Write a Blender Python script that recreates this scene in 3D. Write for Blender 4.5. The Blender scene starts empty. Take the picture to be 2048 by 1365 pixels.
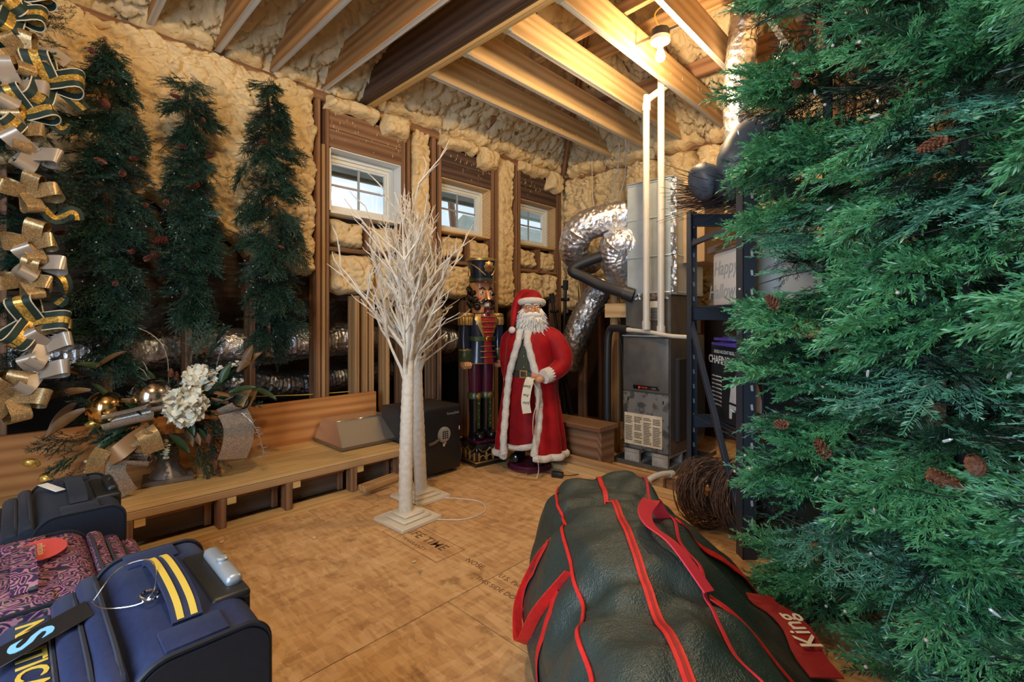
import bpy, bmesh, math, random
import numpy as np
from mathutils import Vector, Matrix, Euler

S = bpy.context.scene
COL = S.collection
PI = math.pi
def R(d): return math.radians(d)

# ------------------------------------------------------------------ camera
YAW = R(-46.16)                       # the camera looks into the far corner of the room
cam_d = bpy.data.cameras.new('camera')
cam = bpy.data.objects.new('camera', cam_d)
COL.objects.link(cam)
cam.location = (0, 0, 1.25)
cam.rotation_euler = (R(90), 0, YAW)
cam_d.sensor_width = 36.0
cam_d.lens = 36.0 * 954 / 2048
cam_d.shift_y = -42.5 / 2048
cam_d.clip_start = 0.02
S.camera = cam

# ------------------------------------------------------------------ view
S.view_settings.view_transform = 'Standard'
S.view_settings.look = 'None'
S.view_settings.gamma = 1.0
S.view_settings.use_curve_mapping = False
S.view_settings.exposure = 0.12
S.cycles.max_bounces = 7; S.cycles.diffuse_bounces = 3; S.cycles.glossy_bounces = 3; S.cycles.transparent_max_bounces = 8

# ------------------------------------------------------------------ sky
W = bpy.data.worlds.new('sky'); S.world = W
W.use_nodes = True
wn = W.node_tree.nodes; wl = W.node_tree.links
wn.clear()
w_out = wn.new('ShaderNodeOutputWorld')
w_bg = wn.new('ShaderNodeBackground'); w_bg.inputs['Strength'].default_value = 1.15
w_tc = wn.new('ShaderNodeTexCoord')
w_ns = wn.new('ShaderNodeTexNoise')
w_ns.inputs['Scale'].default_value = 3.2; w_ns.inputs['Detail'].default_value = 5
w_cr = wn.new('ShaderNodeValToRGB')
w_cr.color_ramp.elements[0].position = 0.42; w_cr.color_ramp.elements[0].color = (0.50, 0.70, 0.98, 1)
w_cr.color_ramp.elements[1].position = 0.62; w_cr.color_ramp.elements[1].color = (0.98, 0.98, 1.0, 1)
wl.new(w_tc.outputs['Generated'], w_ns.inputs['Vector'])
wl.new(w_ns.outputs['Fac'], w_cr.inputs['Fac'])
wl.new(w_cr.outputs['Color'], w_bg.inputs['Color'])
wl.new(w_bg.outputs['Background'], w_out.inputs['Surface'])

# ------------------------------------------------------------------ large lights
def area(name, loc, target, sx, sy, power, color):
    d = bpy.data.lights.new(name, 'AREA'); d.shape = 'RECTANGLE'; d.size = sx; d.size_y = sy
    d.energy = power; d.color = color
    o = bpy.data.objects.new(name, d); COL.objects.link(o)
    o.location = loc
    o.rotation_euler = (Vector(target) - Vector(loc)).to_track_quat('-Z', 'Y').to_euler()
    return o
# added cool fill light behind the camera, placed at a made-up doorway
area('cool_fill_light', (-1.30, 0.55, 1.55), (2.6, 1.0, 1.1), 1.5, 1.9, 84, (0.60, 0.80, 1.0))
# ------------------------------------------------------------------ materials
MATS = {}
def _new(name):
    m = bpy.data.materials.new(name); m.use_nodes = True
    nt = m.node_tree; b = nt.nodes['Principled BSDF']
    return m, nt, b
def _ramp(nt, stops):
    r = nt.nodes.new('ShaderNodeValToRGB'); e = r.color_ramp.elements
    while len(e) < len(stops): e.new(0.5)
    for i, (p, c) in enumerate(stops):
        e[i].position = p; e[i].color = (c[0], c[1], c[2], 1)
    return r
def _coords(nt, scale=(1, 1, 1), rand=False, kind='Object', rot=(0, 0, 0)):
    tc = nt.nodes.new('ShaderNodeTexCoord')
    mp = nt.nodes.new('ShaderNodeMapping'); mp.inputs['Scale'].default_value = scale
    mp.inputs['Rotation'].default_value = rot
    src = tc.outputs[kind]
    if rand:
        oi = nt.nodes.new('ShaderNodeObjectInfo')
        ad = nt.nodes.new('ShaderNodeVectorMath'); ad.operation = 'MULTIPLY_ADD'
        cb = nt.nodes.new('ShaderNodeCombineXYZ')
        for k in range(3): nt.links.new(oi.outputs['Random'], cb.inputs[k])
        nt.links.new(cb.outputs[0], ad.inputs[0]); ad.inputs[1].default_value = (37, 11, 23)
        nt.links.new(src, ad.inputs[2]); src = ad.outputs[0]
    nt.links.new(src, mp.inputs['Vector'])
    return mp.outputs[0]
def _noise(nt, vec, scale, detail=3, rough=0.5, dist=0):
    n = nt.nodes.new('ShaderNodeTexNoise')
    n.inputs['Scale'].default_value = scale; n.inputs['Detail'].default_value = detail
    n.inputs['Roughness'].default_value = rough; n.inputs['Distortion'].default_value = dist
    nt.links.new(vec, n.inputs['Vector']); return n.outputs['Fac']
def _bump(nt, b, h, strength, dist=0.01):
    bp = nt.nodes.new('ShaderNodeBump')
    bp.inputs['Strength'].default_value = strength; bp.inputs['Distance'].default_value = dist
    nt.links.new(h, bp.inputs['Height']); nt.links.new(bp.outputs[0], b.inputs['Normal'])
    return bp
def setp(b, **k):
    for n, v in k.items():
        n = {'rough': 'Roughness', 'metal': 'Metallic', 'coat': 'Coat Weight', 'sheen': 'Sheen Weight',
             'trans': 'Transmission Weight', 'spec': 'Specular IOR Level', 'alpha': 'Alpha', 'sub': 'Subsurface Weight',
             'ior': 'IOR', 'sheenr': 'Sheen Roughness'}[n]
        b.inputs[n].default_value = v

def plain(name, c, c2=None, scale=6, bump=0, bscale=60, rand=False, stretch=(1, 1, 1), lo=.35, hi=.65, detail=3, bdist=.004, **k):
    m, nt, b = _new(name); setp(b, **k)
    if c2 is None: b.inputs['Base Color'].default_value = (*c, 1)
    else:
        v = _coords(nt, stretch, rand)
        r = _ramp(nt, [(lo, c), (hi, c2)])
        nt.links.new(_noise(nt, v, scale, detail), r.inputs['Fac'])
        nt.links.new(r.outputs[0], b.inputs['Base Color'])
    if bump:
        v2 = _coords(nt, (1, 1, 1), rand)
        _bump(nt, b, _noise(nt, v2, bscale, 3), bump, bdist)
    MATS[name] = m; return m

def wood(name, a, c, d, rough=.6, grain=1.0):
    m, nt, b = _new(name); setp(b, rough=rough, spec=.3)
    v = _coords(nt, (1.2, 14, 14), True)
    n1 = _noise(nt, v, 1.6, 4, .55, .9)
    wv = nt.nodes.new('ShaderNodeTexWave'); wv.wave_type = 'RINGS'; wv.rings_direction = 'X'
    wv.inputs['Scale'].default_value = 1.1; wv.inputs['Distortion'].default_value = 5
    wv.inputs['Detail'].default_value = 2; wv.inputs['Detail Scale'].default_value = .6
    nt.links.new(_coords(nt, (.35, 9, 9), True), wv.inputs['Vector'])
    mx = nt.nodes.new('ShaderNodeMix'); mx.data_type = 'FLOAT'; mx.inputs[0].default_value = .45
    nt.links.new(n1, mx.inputs[2]); nt.links.new(wv.outputs['Fac'], mx.inputs[3])
    r = _ramp(nt, [(.2, a), (.5, c), (.8, d)])
    nt.links.new(mx.outputs[0], r.inputs['Fac'])
    oi = nt.nodes.new('ShaderNodeObjectInfo')
    mr = nt.nodes.new('ShaderNodeMapRange'); mr.inputs['To Min'].default_value = .78; mr.inputs['To Max'].default_value = 1.12
    nt.links.new(oi.outputs['Random'], mr.inputs['Value'])
    hs = nt.nodes.new('ShaderNodeHueSaturation'); nt.links.new(mr.outputs[0], hs.inputs['Value'])
    nt.links.new(r.outputs[0], hs.inputs['Color'])
    nt.links.new(hs.outputs[0], b.inputs['Base Color'])
    _bump(nt, b, mx.outputs[0], .25 * grain, .004)
    MATS[name] = m; return m

wood('pine', (.36, .19, .08), (.50, .29, .125), (.58, .37, .18))
wood('pine_pale', (.52, .32, .14), (.66, .44, .21), (.74, .53, .29))
wood('pine_brown', (.17, .082, .042), (.26, .135, .07), (.34, .19, .105))
wood('header_dark', (.055, .033, .025), (.095, .055, .04), (.14, .085, .065))
wood('board_red', (.38, .15, .045), (.52, .22, .07), (.60, .29, .10))
wood('bench_top', (.62, .36, .12), (.76, .48, .19), (.84, .58, .27), .5)
wood('joist_orange', (.30, .135, .045), (.42, .21, .075), (.50, .28, .115))
wood('beam_brown', (.085, .048, .032), (.13, .075, .05), (.18, .11, .075))
wood('ledge_panel', (.11, .075, .052), (.14, .098, .068), (.17, .12, .085))
wood('dark_panel', (.045, .026, .017), (.06, .035, .022), (.075, .045, .028))

def make_foam(name, c1, c2, bs=1.0):
    m, nt, b = _new(name); setp(b, rough=.55, spec=.35)
    v = _coords(nt, (1, 1, 1))
    r = _ramp(nt, [(.3, c1), (.7, c2)])
    nt.links.new(_noise(nt, v, 2.6, 4), r.inputs['Fac'])
    nt.links.new(r.outputs[0], b.inputs['Base Color'])
    vo = nt.nodes.new('ShaderNodeTexVoronoi'); vo.feature = 'SMOOTH_F1'; vo.inputs['Scale'].default_value = 34
    nd = nt.nodes.new('ShaderNodeTexNoise'); nd.inputs['Scale'].default_value = 7
    nt.links.new(v, nd.inputs['Vector'])
    ad = nt.nodes.new('ShaderNodeVectorMath'); ad.operation = 'MULTIPLY_ADD'; ad.inputs[1].default_value = (.09,) * 3
    nt.links.new(nd.outputs['Color'], ad.inputs[0]); nt.links.new(v, ad.inputs[2])
    nt.links.new(ad.outputs[0], vo.inputs['Vector'])
    ml = nt.nodes.new('ShaderNodeMath'); ml.operation = 'MULTIPLY'; ml.inputs[1].default_value = -1
    nt.links.new(vo.outputs['Distance'], ml.inputs[0])
    _bump(nt, b, ml.outputs[0], .45 * bs, .02)
    MATS[name] = m
make_foam('foam', (.70, .50, .25), (.84, .66, .38))
make_foam('foam_roof', (.60, .47, .28), (.74, .61, .40))
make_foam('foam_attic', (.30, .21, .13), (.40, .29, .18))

def make_osb():
    m, nt, b = _new('osb'); setp(b, rough=.62, spec=.3)
    v = _coords(nt, (1, 1, 1), True)
    cols = []
    for (sx, sy, rz, sc) in ((1, .28, .5, 34), (.3, 1, .35, 30), (1, .22, -.6, 55)):
        mp = nt.nodes.new('ShaderNodeMapping'); mp.inputs['Scale'].default_value = (sx, sy, 1); mp.inputs['Rotation'].default_value = (0, 0, rz)
        nt.links.new(v, mp.inputs['Vector'])
        vo = nt.nodes.new('ShaderNodeTexVoronoi'); vo.inputs['Scale'].default_value = sc
        nt.links.new(mp.outputs[0], vo.inputs['Vector'])
        sp = nt.nodes.new('ShaderNodeSeparateColor'); nt.links.new(vo.outputs['Color'], sp.inputs[0])
        cols.append(sp.outputs[0])
    a1 = nt.nodes.new('ShaderNodeMath'); a1.operation = 'ADD'; nt.links.new(cols[0], a1.inputs[0]); nt.links.new(cols[1], a1.inputs[1])
    a2 = nt.nodes.new('ShaderNodeMath'); a2.operation = 'ADD'; nt.links.new(a1.outputs[0], a2.inputs[0]); nt.links.new(cols[2], a2.inputs[1])
    big = _noise(nt, v, 1.7, 5, .6)
    a3 = nt.nodes.new('ShaderNodeMath'); a3.operation = 'MULTIPLY_ADD'; a3.inputs[1].default_value = 2.2
    nt.links.new(big, a3.inputs[0]); nt.links.new(a2.outputs[0], a3.inputs[2])
    dv = nt.nodes.new('ShaderNodeMath'); dv.operation = 'MULTIPLY'; dv.inputs[1].default_value = .2; nt.links.new(a3.outputs[0], dv.inputs[0])
    r = _ramp(nt, [(.22, (.42, .22, .095)), (.5, (.63, .365, .16)), (.8, (.78, .51, .26))])
    nt.links.new(dv.outputs[0], r.inputs['Fac'])
    # scuffs and dark spots with a shape of their own
    st = _noise(nt, v, 5.5, 6, .65)
    r2 = _ramp(nt, [(.25, (.42, .35, .30)), (.42, (1, 1, 1))]); nt.links.new(st, r2.inputs['Fac'])
    mx = nt.nodes.new('ShaderNodeMix'); mx.data_type = 'RGBA'; mx.blend_type = 'MULTIPLY'; mx.inputs[0].default_value = 1
    nt.links.new(r.outputs[0], mx.inputs[6]); nt.links.new(r2.outputs[0], mx.inputs[7])
    nt.links.new(mx.outputs[2], b.inputs['Base Color'])
    _bump(nt, b, a2.outputs[0], .12, .003)
    MATS['osb'] = m
make_osb()

def make_foil(name, c, rough=.2, sc=28, st=.9, stretch=(1, 1, 1)):
    m, nt, b = _new(name); setp(b, rough=rough, metal=.92)
    b.inputs['Base Color'].default_value = (*c, 1)
    v = _coords(nt, stretch)
    vo = nt.nodes.new('ShaderNodeTexVoronoi'); vo.inputs['Scale'].default_value = sc; nt.links.new(v, vo.inputs['Vector'])
    n = _noise(nt, v, sc * .6, 5, .65, 1.2)
    ad = nt.nodes.new('ShaderNodeMath'); ad.operation = 'ADD'; nt.links.new(vo.outputs['Distance'], ad.inputs[0]); nt.links.new(n, ad.inputs[1])
    _bump(nt, b, ad.outputs[0], st, .012)
    MATS[name] = m
make_foil('foil', (.82, .84, .88), .22, 24, .95)
make_foil('foil_dark', (.45, .47, .50), .25, 24, .95)
plain('galv', (.46, .55, .60), (.60, .69, .74), scale=5, metal=.45, rough=.34, bump=.12, bscale=6, bdist=.02)
plain('steel', (.78, .76, .72), metal=.9, rough=.3, bump=.25, bscale=5, bdist=.02)
plain('steel_dark', (.30, .29, .28), metal=.9, rough=.3)
plain('chrome', (.8, .8, .8), metal=1, rough=.12)
plain('gold', (.83, .56, .18), metal=1, rough=.25)
plain('gold_dull', (.42, .28, .10), (.62, .44, .17), scale=60, metal=.85, rough=.4)
plain('black', (.012, .012, .013), rough=.45)
plain('black_gloss', (.008, .008, .01), rough=.14, coat=.5)
plain('black_matte', (.02, .02, .022), rough=.8)
plain('rack_blue', (.028, .038, .055), rough=.38, spec=.6)
plain('white_plastic', (.82, .80, .75), rough=.35)
plain('pvc', (.66, .63, .56), (.60, .56, .48), scale=7, rough=.35)
plain('vinyl', (.78, .80, .76), rough=.35)
plain('white_paint', (.85, .86, .83), rough=.5)
plain('concrete', (.36, .33, .29), (.50, .46, .41), scale=20, rough=.9, bump=.3, bscale=80)
plain('furnace_grey', (.10, .097, .09), (.135, .13, .12), scale=9, rough=.45, metal=.25)
plain('furnace_dirty', (.06, .056, .05), (.17, .165, .15), scale=13, rough=.55, lo=.42, hi=.5, detail=6)
plain('rubber', (.018, .019, .022), rough=.5, bump=.15, bscale=40)
plain('cable_black', (.015, .015, .016), rough=.5)
plain('cable_grey', (.38, .40, .41), rough=.5)
plain('cable_yellow', (.75, .55, .10), rough=.5)
plain('cable_white', (.80, .77, .70), rough=.5)
plain('paper', (.76, .66, .48), (.66, .54, .36), scale=60, stretch=(1, 1, .15), rough=.9)
plain('label_white', (.80, .79, .76), rough=.7)
plain('label_ink', (.05, .05, .05), rough=.8)
plain('blue_box', (.04, .22, .55), rough=.5)
plain('ink', (.16, .07, .025), rough=.9)

def glassy(name, c, rough=.02, alpha_mix=.88):
    m, nt, b = _new(name)
    out = nt.nodes['Material Output']
    tr = nt.nodes.new('ShaderNodeBsdfTransparent'); tr.inputs[0].default_value = (*c, 1)
    gl = nt.nodes.new('ShaderNodeBsdfGlossy'); gl.inputs['Roughness'].default_value = rough
    mx = nt.nodes.new('ShaderNodeMixShader'); mx.inputs[0].default_value = 1 - alpha_mix
    nt.links.new(tr.outputs[0], mx.inputs[1]); nt.links.new(gl.outputs[0], mx.inputs[2])
    nt.links.new(mx.outputs[0], out.inputs['Surface'])
    MATS[name] = m
glassy('window_glass', (.98, .99, .99), .02, .965)
glassy('clear_acrylic', (.80, .79, .77), .08, .72)

def emit(name, c, s):
    m, nt, b = _new(name)
    b.inputs['Base Color'].default_value = (*c, 1)
    b.inputs['Emission Color'].default_value = (*c, 1); b.inputs['Emission Strength'].default_value = s
    MATS[name] = m

# ------------------------------------------------------------------ mesh building
class MB:
    def __init__(s): s.v = []; s.f = []
    def add(s, vs, fs):
        o = len(s.v); s.v.extend([tuple(x) for x in vs]); s.f.extend([tuple(i + o for i in f) for f in fs]); return s
    def box(s, c, sz, rot=None):
        x, y, z = sz[0] / 2, sz[1] / 2, sz[2] / 2
        vs = [Vector(p) for p in ((-x, -y, -z), (x, -y, -z), (x, y, -z), (-x, y, -z), (-x, -y, z), (x, -y, z), (x, y, z), (-x, y, z))]
        if rot is not None: vs = [rot @ p for p in vs]
        c = Vector(c)
        return s.add([p + c for p in vs], [(0, 3, 2, 1), (4, 5, 6, 7), (0, 1, 5, 4), (1, 2, 6, 5), (2, 3, 7, 6), (3, 0, 4, 7)])
    def b2(s, lo, hi):
        return s.box([(lo[i] + hi[i]) / 2 for i in range(3)], [hi[i] - lo[i] for i in range(3)])
    def rbox(s, c, sz, r=.01, seg=2, rot=None):
        bm = bmesh.new(); bmesh.ops.create_cube(bm, size=1)
        for v in bm.verts: v.co = Vector((v.co.x * sz[0], v.co.y * sz[1], v.co.z * sz[2]))
        bmesh.ops.bevel(bm, geom=list(bm.edges), offset=min(r, min(sz) * .49), segments=seg, profile=.5, affect='EDGES')
        bm.verts.index_update(); c = Vector(c)
        s.add([(rot @ v.co if rot is not None else v.co) + c for v in bm.verts], [[v.index for v in f.verts] for f in bm.faces])
        bm.free(); return s
    def tube(s, pts, r, seg=8, cap=True, closed=False, sx=1.0):
        P = [Vector(p) for p in pts]; n = len(P)
        rr = r if hasattr(r, '__len__') else [r] * n
        T = []
        for i in range(n):
            a = P[(i - 1) % n] if (closed or i > 0) else P[0]
            b = P[(i + 1) % n] if (closed or i < n - 1) else P[-1]
            t = b - a
            T.append(t.normalized() if t.length > 1e-9 else (T[-1] if T else Vector((0, 0, 1))))
        u = T[0].orthogonal().normalized(); vs = []
        for i in range(n):
            u = (u - T[i] * u.dot(T[i]))
            u = u.normalized() if u.length > 1e-6 else T[i].orthogonal().normalized()
            w = T[i].cross(u)
            for k in range(seg):
                a = 2 * PI * k / seg
                vs.append(P[i] + u * (math.cos(a) * rr[i] * sx) + w * (math.sin(a) * rr[i]))
        fs = []
        m = n if closed else n - 1
        for i in range(m):
            j = (i + 1) % n
            for k in range(seg):
                l = (k + 1) % seg
                fs.append((i * seg + k, i * seg + l, j * seg + l, j * seg + k))
        if cap and not closed:
            fs.append(tuple(reversed(range(seg)))); fs.append(tuple((n - 1) * seg + k for k in range(seg)))
        return s.add(vs, fs)
    def lathe(s, prof, seg=24, c=(0, 0, 0), sx=1, sy=1, axis=None, flute=0, nfl=0):
        c = Vector(c); vs = []; n = len(prof)
        for (r, z) in prof:
            for k in range(seg):
                a = 2 * PI * k / seg
                q = r * (1 + flute * math.cos(nfl * a)) if nfl else r
                p = Vector((q * math.cos(a) * sx, q * math.sin(a) * sy, z))
                vs.append((axis @ p if axis is not None else p) + c)
        fs = [(i * seg + k, i * seg + (k + 1) % seg, (i + 1) * seg + (k + 1) % seg, (i + 1) * seg + k) for i in range(n - 1) for k in range(seg)]
        fs.append(tuple(reversed(range(seg)))); fs.append(tuple((n - 1) * seg + k for k in range(seg)))
        return s.add(vs, fs)
    def ball(s, c, r, seg=14, rings=9, sc=(1, 1, 1), rot=None):
        c = Vector(c); vs = []
        for i in range(1, rings):
            t = PI * i / rings
            for k in range(seg):
                a = 2 * PI * k / seg
                p = Vector((r * sc[0] * math.sin(t) * math.cos(a), r * sc[1] * math.sin(t) * math.sin(a), r * sc[2] * math.cos(t)))
                vs.append((rot @ p if rot is not None else p) + c)
        p = Vector((0, 0, r * sc[2])); q = -p
        if rot is not None: p = rot @ p; q = rot @ q
        vs += [p + c, q + c]; nt = len(vs) - 2; nb = nt + 1; fs = []
        for k in range(seg):
            l = (k + 1) % seg
            fs.append((nt, k, l)); b0 = (rings - 2) * seg; fs.append((nb, b0 + l, b0 + k))
            for i in range(rings - 2): fs.append((i * seg + k, (i + 1) * seg + k, (i + 1) * seg + l, i * seg + l))
        return s.add(vs, fs)
    def ribbon(s, pts, wd, width, th=.0015):
        """flat strip of real thickness along pts; wd = one width direction or one per point"""
        P = [Vector(p) for p in pts]; n = len(P)
        D = [Vector(wd)] * n if not isinstance(wd, list) else [Vector(d) for d in wd]
        Wd = width if hasattr(width, '__len__') else [width] * n
        vs = []
        for i in range(n):
            t = (P[min(i + 1, n - 1)] - P[max(i - 1, 0)])
            t = t.normalized() if t.length > 1e-9 else Vector((0, 0, 1))
            d = D[i] - t * D[i].dot(t); d = d.normalized() if d.length > 1e-6 else t.orthogonal().normalized()
            nn = t.cross(d) * (th / 2); h = d * (Wd[i] / 2)
            vs += [P[i] - h - nn, P[i] + h - nn, P[i] + h + nn, P[i] - h + nn]
        fs = []
        for i in range(n - 1):
            a, b = i * 4, i * 4 + 4
            for k in range(4): fs.append((a + k, a + (k + 1) % 4, b + (k + 1) % 4, b + k))
        fs += [(3, 2, 1, 0), tuple((n - 1) * 4 + k for k in range(4))]
        return s.add(vs, fs)
    def poly(s, pts, d):
        """extrude a polygon given as 3-D points by vector d"""
        n = len(pts); d = Vector(d); P = [Vector(p) for p in pts]
        return s.add(P + [p + d for p in P], [tuple(reversed(range(n))), tuple(range(n, 2 * n))] + [(i, (i + 1) % n, n + (i + 1) % n, n + i) for i in range(n)])
    def mesh(s, name, mat, smooth=True, angle=40):
        me = bpy.data.meshes.new(name); me.from_pydata(s.v, [], s.f); me.validate()
        fin(me, mat, smooth, angle); return me
    def build(s, name, mat, parent=None, smooth=True, angle=40, loc=None, rot=None, label=None):
        return link(name, s.mesh(name, mat, smooth, angle), parent, loc, rot, label)

def fin(me, mat, smooth=True, angle=40):
    me.materials.append(MATS[mat] if isinstance(mat, str) else mat)
    if smooth:
        me.polygons.foreach_set('use_smooth', [True] * len(me.polygons))
        if angle < 180: me.set_sharp_from_angle(angle=R(angle))
    me.update()
def link(name, me, parent=None, loc=None, rot=None, label=None):
    o = bpy.data.objects.new(name, me); COL.objects.link(o)
    if parent is not None: o.parent = parent
    if loc is not None: o.location = loc
    if rot is not None: o.rotation_euler = rot
    if label: o['label'] = label
    return o
def tag(o, label, cat, group=None):
    o['label'] = label; o['category'] = cat
    if group: o['group'] = group
    return o
def thing(name, label, cat, loc=(0, 0, 0), rotz=0, group=None):
    o = bpy.data.objects.new(name, None); COL.objects.link(o); o.empty_display_size = .05
    o.location = loc; o.rotation_euler = (0, 0, rotz)
    return tag(o, label, cat, group)
def struct(o): o['kind'] = 'structure'; return o
def np_mesh(name, V, F, mat, smooth=False):
    """fast mesh from arrays; F is an (n,4) or (n,3) index array"""
    V = np.asarray(V, np.float32); F = np.asarray(F, np.int32); k = F.shape[1]
    me = bpy.data.meshes.new(name)
    me.vertices.add(len(V)); me.vertices.foreach_set('co', V.ravel())
    me.loops.add(F.size); me.loops.foreach_set('vertex_index', F.ravel())
    me.polygons.add(len(F)); me.polygons.foreach_set('loop_start', np.arange(0, F.size, k, dtype=np.int32))
    if smooth: me.polygons.foreach_set('use_smooth', np.ones(len(F), bool))
    me.materials.append(MATS[mat] if isinstance(mat, str) else mat)
    me.update(calc_edges=True); me.validate(); return me
def text_mesh(name, body, size, mat, parent, M, extrude=.0004, align='CENTER', bold=0, shear=0):
    cu = bpy.data.curves.new(name, 'FONT'); cu.body = body; cu.size = size; cu.align_x = align; cu.align_y = 'CENTER'
    cu.extrude = extrude; cu.offset = bold; cu.resolution_u = 3; cu.shear = shear
    t = bpy.data.objects.new(name + '_tmp', cu); COL.objects.link(t)
    me = bpy.data.meshes.new_from_object(t.evaluated_get(bpy.context.evaluated_depsgraph_get()))
    bpy.data.objects.remove(t); me.name = name; me.materials.clear(); me.materials.append(MATS[mat])
    o = bpy.data.objects.new(name, me); COL.objects.link(o); o.parent = parent; o.matrix_local = M; return o
def frame(o, x, up):
    """matrix with local X along x and local Y near up"""
    x = Vector(x).normalized(); up = Vector(up); z = x.cross(up).normalized(); y = z.cross(x)
    return Matrix(((x.x, y.x, z.x, o[0]), (x.y, y.y, z.y, o[1]), (x.z, y.z, z.z, o[2]), (0, 0, 0, 1)))
BOARDS = {}
def board(name, p0, p1, w, t, mat, parent, up=(0, 0, 1), bev=.003):
    """sawn timber from p0 to p1: w measured along up, t across"""
    p0 = Vector(p0); p1 = Vector(p1); L = (p1 - p0).length
    key = (round(L, 3), round(w, 3), round(t, 3), mat)
    if key not in BOARDS: BOARDS[key] = MB().rbox((0, 0, 0), (L, w, t), bev, 1).mesh(name, mat, False)
    o = bpy.data.objects.new(name, BOARDS[key]); COL.objects.link(o); o.parent = parent
    o.matrix_local = frame((p0 + p1) / 2, p1 - p0, up); return o
def lf(lat, fwd, z=0):
    """point at lat metres to the right and fwd metres ahead of the room's entrance axis"""
    return Vector((.6926 * lat + .7213 * fwd, -.7213 * lat + .6926 * fwd, z))
def smooth_path(pts, n=6):
    P = [Vector(p) for p in pts]; out = []
    for i in range(len(P) - 1):
        a, b, c, d = P[max(i - 1, 0)], P[i], P[i + 1], P[min(i + 2, len(P) - 1)]
        for k in range(n):
            t = k / n
            out.append(.5 * ((2 * b) + (c - a) * t + (2 * a - 5 * b + 4 * c - d) * t * t + (3 * b - a - 3 * c + d) * t ** 3))
    out.append(P[-1]); return out

# lumpy spray-foam relief
def worley(u, v, scale, seed):
    rs = np.random.RandomState(seed); N = 64; jx = rs.rand(N, N); jy = rs.rand(N, N); rad = .7 + .6 * rs.rand(N, N)
    x = u * scale; y = v * scale; ix = np.floor(x).astype(int); iy = np.floor(y).astype(int)
    best = np.full(x.shape, 9.0)
    for dx in (-1, 0, 1):
        for dy in (-1, 0, 1):
            cx = ix + dx; cy = iy + dy; a = cx % N; b = cy % N
            d = ((cx + jx[a, b] - x) ** 2 + (cy + jy[a, b] - y) ** 2) / rad[a, b]
            best = np.minimum(best, d)
    return np.sqrt(np.clip(1 - best / .66, .004, 1))
def cells(u, v, scale, seed, w=.55):
    """rounded pillows parted by sharp creases (second-nearest minus nearest feature)"""
    rs = np.random.RandomState(seed); N = 64; jx = rs.rand(N, N); jy = rs.rand(N, N); hh = .55 + .45 * rs.rand(N, N)
    x = u * scale; y = v * scale; ix = np.floor(x).astype(int); iy = np.floor(y).astype(int)
    f1 = np.full(x.shape, 9.0); f2 = np.full(x.shape, 9.0); hc = np.ones(x.shape)
    for dx in (-1, 0, 1):
        for dy in (-1, 0, 1):
            cx = ix + dx; cy = iy + dy; a = cx % N; b = cy % N
            d = np.sqrt((cx + jx[a, b] - x) ** 2 + (cy + jy[a, b] - y) ** 2)
            near = d < f1; f2 = np.where(near, f1, np.minimum(f2, d)); hc = np.where(near, hh[a, b], hc); f1 = np.where(near, d, f1)
    q = np.clip((f2 - f1) / w, 0, 1)
    return np.sqrt(np.clip(1 - (1 - q) ** 2, 0, 1)) * hc
def lumps(u, v, seed=1, amp=.035, k=1.0):
    w = .03 * np.sin(9 * u + 3 * np.sin(7 * v)) + .03 * np.sin(11 * v + 2 * np.sin(5 * u))
    w2 = .012 * np.sin(31 * u + 2 * np.sin(23 * v)) + .012 * np.sin(37 * v)
    amp *= 1.65; k *= 1.1
    return amp * (.45 * worley(u + w, (v - w) * 1.3, 4.5 * k, seed) + .55 * cells(u - w + w2, (v + w - w2) * 1.45, 8.5 * k, seed + 7) + .20 * cells(u + .5 * w - w2, (v + w2) * 1.3, 19 * k, seed + 3))
# ================================================================== STRUCTURE
WY = 3.84      # inner face of the studs in the window wall
XB = 5.0       # inner face of the far wall
# ---- floor: strand-board panels with open joints
floor = struct(MB().b2((-1.5, -1.75, -.06), (5.3, 6.0, -.02)).build('floor', 'dark_panel', smooth=False))
def floor_panel(x0, x1, y0, y1):
    g = .002
    o = MB().rbox((0, 0, 0), (x1 - x0 - 2 * g, y1 - y0 - 2 * g, .02), .0015, 1).build('floor_panel', 'osb', floor, False)
    o.location = ((x0 + x1) / 2, (y0 + y1) / 2, -.01)
xs_a = [-1.5, .1, 2.54, 4.98, 5.3]; xs_b = [-1.5, -1.1, 1.33, 3.77, 5.3]
ys = [-1.75, -.77, .45, 1.67, 2.89, 4.0]
for j in range(5):
    xs = xs_a if j % 2 else xs_b
    for i in range(len(xs) - 1): floor_panel(xs[i], xs[i + 1], ys[j], ys[j + 1])
# printed panel stamps
def stamp(body, x, y, size, ang=0, bold=0):
    text_mesh('printed_stamp', body, size, 'ink', floor, Matrix.Translation((x, y, .0006)) @ Matrix.Rotation(R(ang), 4, 'Z'), .0001, bold=bold)
stamp('LIFE TIME', 1.62, 2.24, .088, -90, .0005); stamp('WARRANTY', 1.54, 2.24, .04, -90)
m = MB(); 
for (a, b) in (((1.69, 1.98), (1.69, 2.5)), ((1.50, 1.98), (1.50, 2.5)), ((1.50, 1.98), (1.69, 1.98)), ((1.50, 2.5), (1.69, 2.5))):
    m.b2((min(a[0], b[0]) - .0015, min(a[1], b[1]) - .0015, .0002), (max(a[0], b[0]) + .0015, max(a[1], b[1]) + .0015, .0006))
m.build('stamp_border', 'ink', floor, False)
stamp('NOSE', 1.63, 1.83, .05, -90); stamp('U.S. Patent No.', 1.64, 1.52, .045, -90); stamp('THIS SIDE DOWN', 1.55, 1.56, .042, -90)

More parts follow.
